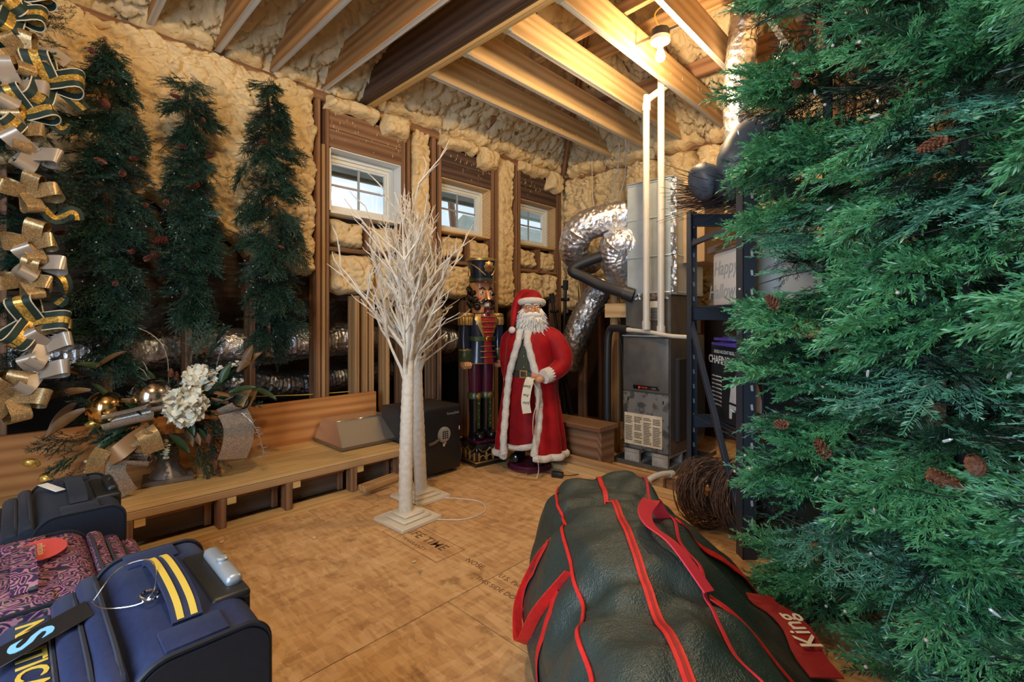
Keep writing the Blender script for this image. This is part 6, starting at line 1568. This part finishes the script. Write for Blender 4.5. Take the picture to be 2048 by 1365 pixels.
# sprigs
def sprig(pts, mat, n, L, w, nm='sprig', seed=1, leafy=False):
    P = smooth_path(pts, 6); m = MB(); m.tube(P, .0022, 5); r2 = random.Random(seed)
    for i in range(n):
        p = P[int((i + .5) / n * (len(P) - 1))]; d = Vector((r2.gauss(0, 1), r2.gauss(-.2, .7), r2.gauss(.1, 1))).normalized()
        if leafy: m.ball(p + d * L * .7, L * .55, 6, 4, (1, .35, .8), Matrix.Rotation(r2.uniform(0, 3), 3, 'X'))
        else: m.tube([p, p + d * L], [w, w * .4], 4)
    return m.build(nm, mat, ur)
spiral = [U(222 + 9 * math.cos(a) * (1 - .08 * a), 652 - 9 * math.sin(a) * (1 - .08 * a), -.02) for a in np.linspace(6, 0, 10)]
sprig([U(330, 800, 0), U(330, 730, 0), U(318, 690, -.01), U(290, 665, -.01), U(255, 655, -.02), U(226, 660, -.02), U(214, 650, -.02), U(218, 640, -.02), U(228, 642, -.02), U(230, 650, -.02)], 'silver_twig', 90, .012, .0015, 'curly_pick', 2)
sprig([U(420, 790, -.02), U(430, 720, 0), U(460, 690, .02), U(490, 680, .0)], 'silver_twig', 50, .014, .0015, 'curly_pick', 3)
sprig([U(470, 830, -.2), U(490, 850, -.24), U(505, 880, -.24), U(515, 915, -.22), U(512, 930, -.2)], 'silver_twig', 46, .03, .0022, 'silver_fern', 4)
for i, (a, b, c, d) in enumerate((((200, 880), (195, 910), (185, 930), (180, 945)), ((215, 870), (205, 900), (205, 930), (198, 948)), ((325, 870), (328, 880), (322, 890), (330, 895)))):
    sprig([U(*a, -.2), U(*b, -.24), U(*c, -.24), U(*d, -.22)], 'sage', 26, .017, .003, 'eucalyptus', 20 + i, True)
sprig([U(410, 770, -.05), U(430, 745, -.05), U(460, 735, -.04), U(478, 730, -.04)], 'petal', 22, .022, .003, 'white_berries', 30, True)
def fir(p, d, s):
    o = link('fir_spray', rr.choice(SPR_L['pine'] + SPR_L['feather']), ur); o.matrix_local = orient(p, d, (rr.gauss(0, .4), -.3, 1)) @ Matrix.Scale(s, 4)
for (px, py, dx, dz) in ((220, 850, -1, -.2), (200, 870, -1, -.5), (190, 890, -.7, -.8), (230, 880, -.6, -1), (400, 850, .3, -1), (420, 860, .1, -1), (410, 880, .2, -1), (440, 850, .5, -.8), (380, 720, .2, 1), (370, 740, 0, 1), (400, 730, .4, 1), (350, 730, -.3, 1), (415, 900, .2, -1), (440, 720, .8, .5), (260, 760, -.8, .6), (180, 850, -1, -.1)):
    fir(U(px, py, rr.uniform(-.15, .05)), (dx, rr.uniform(-.4, .2), dz), rr.uniform(.7, 1.0))
for i in range(5):
    o = link('pine_cone', CONE['cone_brown'], ur, U(*((405, 875), (420, 930), (425, 960 - 15), (335, 745), (345, 752))[i], -.18 + .03 * i)); o.scale = (.8,) * 3
for i, (px, py) in enumerate(((205, 828), (112, 883), (135, 915))):
    MB().ball(U(px, py, -.12), .026, 10, 7, (1.5, .6, .9), Matrix.Rotation(.4 * i, 3, 'Y')).tube([U(px, py, -.12), U(215, 850, -.08)], .002, 4).build('glitter_pick', 'trim_gold', ur)
MB().tube([U(300, 770, .02), U(285, 740, .0), U(262, 725, 0)], [.004, .003, .001], 5).tube([U(300, 770, .02), U(270, 745, .0), U(245, 738, 0)], [.004, .003, .001], 5).tube([U(300, 770, .02), U(290, 735, .02), U(283, 722, .02)], [.004, .003, .001], 5).build('bare_twig', 'silver_twig', ur)

# ================================================================== BOW GARLAND
bg = thing('bow_garland', 'hanging evergreen garland covered in gold, silver and green velvet bows', 'garland', (.06, 3.42, .72), 0)
kk = .00252
def B_(px, py, dy=0): return Vector(((px - 60) * .00178 + .01 * dy, dy, 1.25 + (640 - py) * kk - .72))
GH = 2.25
MB().tube(smooth_path([(-.03, .05, .05), (.0, .05, .9), (-.02, .05, 1.6), (-.02, .06, GH)], 6), .012, 8).build('garland_core', 'wall_fir_deep', bg)
fir_tree(bg, .1, GH - .02, lambda z: .14 + .03 * math.sin(z * 8), 150, R(-90), 1.8, SPR_L, [('pine', 4), ('feather', 2)], 55, (.6, .95), (-.9, .1), 120, 'wall_fir_deep', (), 'cone_red', .8, .7)
rb = random.Random(77)
def bow_loop(c, ang, L, w, mat, tilt, parent, kind):
    """one ribbon loop leaving c at angle ang (in the x-z plane), bulging towards the viewer"""
    ca, sa_ = math.cos(ang), math.sin(ang); pts = []
    for t in np.linspace(0, 1, 15):
        s_ = math.sin(PI * t) ** .75 * L; q = math.sin(2 * PI * t) * L * .36
        pts.append(Vector((c.x + ca * s_ , c.y - .02 - q * .9 - .02 * math.sin(PI * t), c.z + sa_ * s_)) + Vector((-sa_, 0, ca)) * (q * .35))
    wd = Vector((-sa_ + tilt * .3, .25, ca))
    o = MB().ribbon(pts, wd, w, .002).build('bow_loop', mat, parent)
    if kind == 'green':
        t_ = [(pts[min(i + 1, 14)] - pts[max(i - 1, 0)]).normalized() for i in range(15)]
        n = [tt.cross(wd - tt * wd.dot(tt)).normalized() for tt in t_]
        for sg in (-1, 1): MB().ribbon([p + n_ * .0022 * sg for p, n_ in zip(pts, n)], wd, w * .34, .0012).build('bow_trim', 'trim_gold', o)
        for sg in (-1, 1):
            d = [(wd - tt * wd.dot(tt)).normalized() * (w * .5 * sg) for tt in t_]
            MB().tube([p + e for p, e in zip(pts, d)], .003, 5).build('bow_edge', 'ribbon_cream', o)
    return o
def bow(px, py, kind, n, L, w, dy=-.17, a0=None):
    c = B_(px, py, dy); mat = {'gold': 'ribbon_gold', 'silver': 'satin_silver', 'green': 'velvet_green'}[kind]
    b = MB().ball(c, .024, 10, 7).build('bow_knot', mat, bg)
    for i in range(n):
        a = (2 * PI * i / n if a0 is None else a0[i]) + rb.uniform(-.3, .3)
        bow_loop(c, a, L * rb.uniform(.85, 1.15), w, mat, rb.uniform(-1, 1), b, kind)
for (px, py, k, n, L, w) in ((40, 25, 'green', 3, .11, .10), (25, 70, 'green', 3, .11, .085), (40, 140, 'gold', 5, .10, .065), (85, 180, 'green', 3, .13, .10), (25, 205, 'silver', 3, .11, .07), (45, 250, 'green', 3, .11, .08), (35, 285, 'gold', 4, .10, .065), (60, 325, 'silver', 3, .11, .075), (50, 400, 'gold', 4, .11, .065),
        (55, 495, 'gold', 4, .10, .07), (65, 530, 'silver', 3, .10, .07), (50, 565, 'gold', 4, .10, .065), (60, 645, 'green', 3, .12, .09), (100, 655, 'gold', 2, .07, .05), (85, 690, 'silver', 3, .10, .07), (70, 740, 'silver', 3, .11, .07), (25, 780, 'gold', 5, .11, .075)):
    bow(px, py, k, n, L, w)
# long velvet tails
for (pts, mt) in ((((90, 170), (125, 190), (150, 205), (165, 215)), 'velvet_green'), (((90, 240), (115, 262), (130, 250)), 'velvet_green'), (((80, 420), (105, 440), (140, 425), (150, 440)), 'velvet_green'), (((90, 540), (120, 560), (125, 590), (105, 610)), 'velvet_green'), (((60, 130), (100, 120), (130, 130)), 'satin_silver')):
    P = smooth_path([B_(x, y, -.16) for x, y in pts], 6); o = MB().ribbon(P, (.3, .4, 1), .075, .002).build('ribbon_tail', mt, bg)
    if mt == 'velvet_green': MB().ribbon([p + Vector((0, -.003, 0)) for p in P], (.3, .4, 1), .026, .0012).build('bow_trim', 'trim_gold', o)

# ================================================================== CRUMBS ON THE FLOOR
crM = MB().ball((0, 0, 0), .012, 7, 5, (1.3, .8, .5)).ball((.008, .004, .002), .007, 6, 4, (1, 1, .6)).mesh('foam_crumb', 'foam')
rc = random.Random(6)
for (x, y, lb) in ((1.18, 2.70, 'foam crumb on the floor between the ledge and the twig trees'), (1.42, 2.06, 'foam crumb on the floor beside the printed stamp border'), (.80, 3.02, 'foam crumb against the ledge sill behind the blue suitcase'), (2.35, 2.62, 'foam crumb on the floor before the black safe')):
    o = link('foam_crumb', crM, None, (x, y, .006), (0, 0, rc.uniform(0, 6))); sc = rc.uniform(.7, 1.1); o.scale = (sc, sc, sc)
    tag(o, lb, 'crumb', 'foam crumbs on the floor')
o = link('fallen_fir_tip', SPR_L['fir'][0], None, (1.36, 1.92, .012), (0, 0, 1.1)); o.scale = (.28, .2, .2); tag(o, 'small fallen fir tip lying on the middle of the floor', 'fir tip')
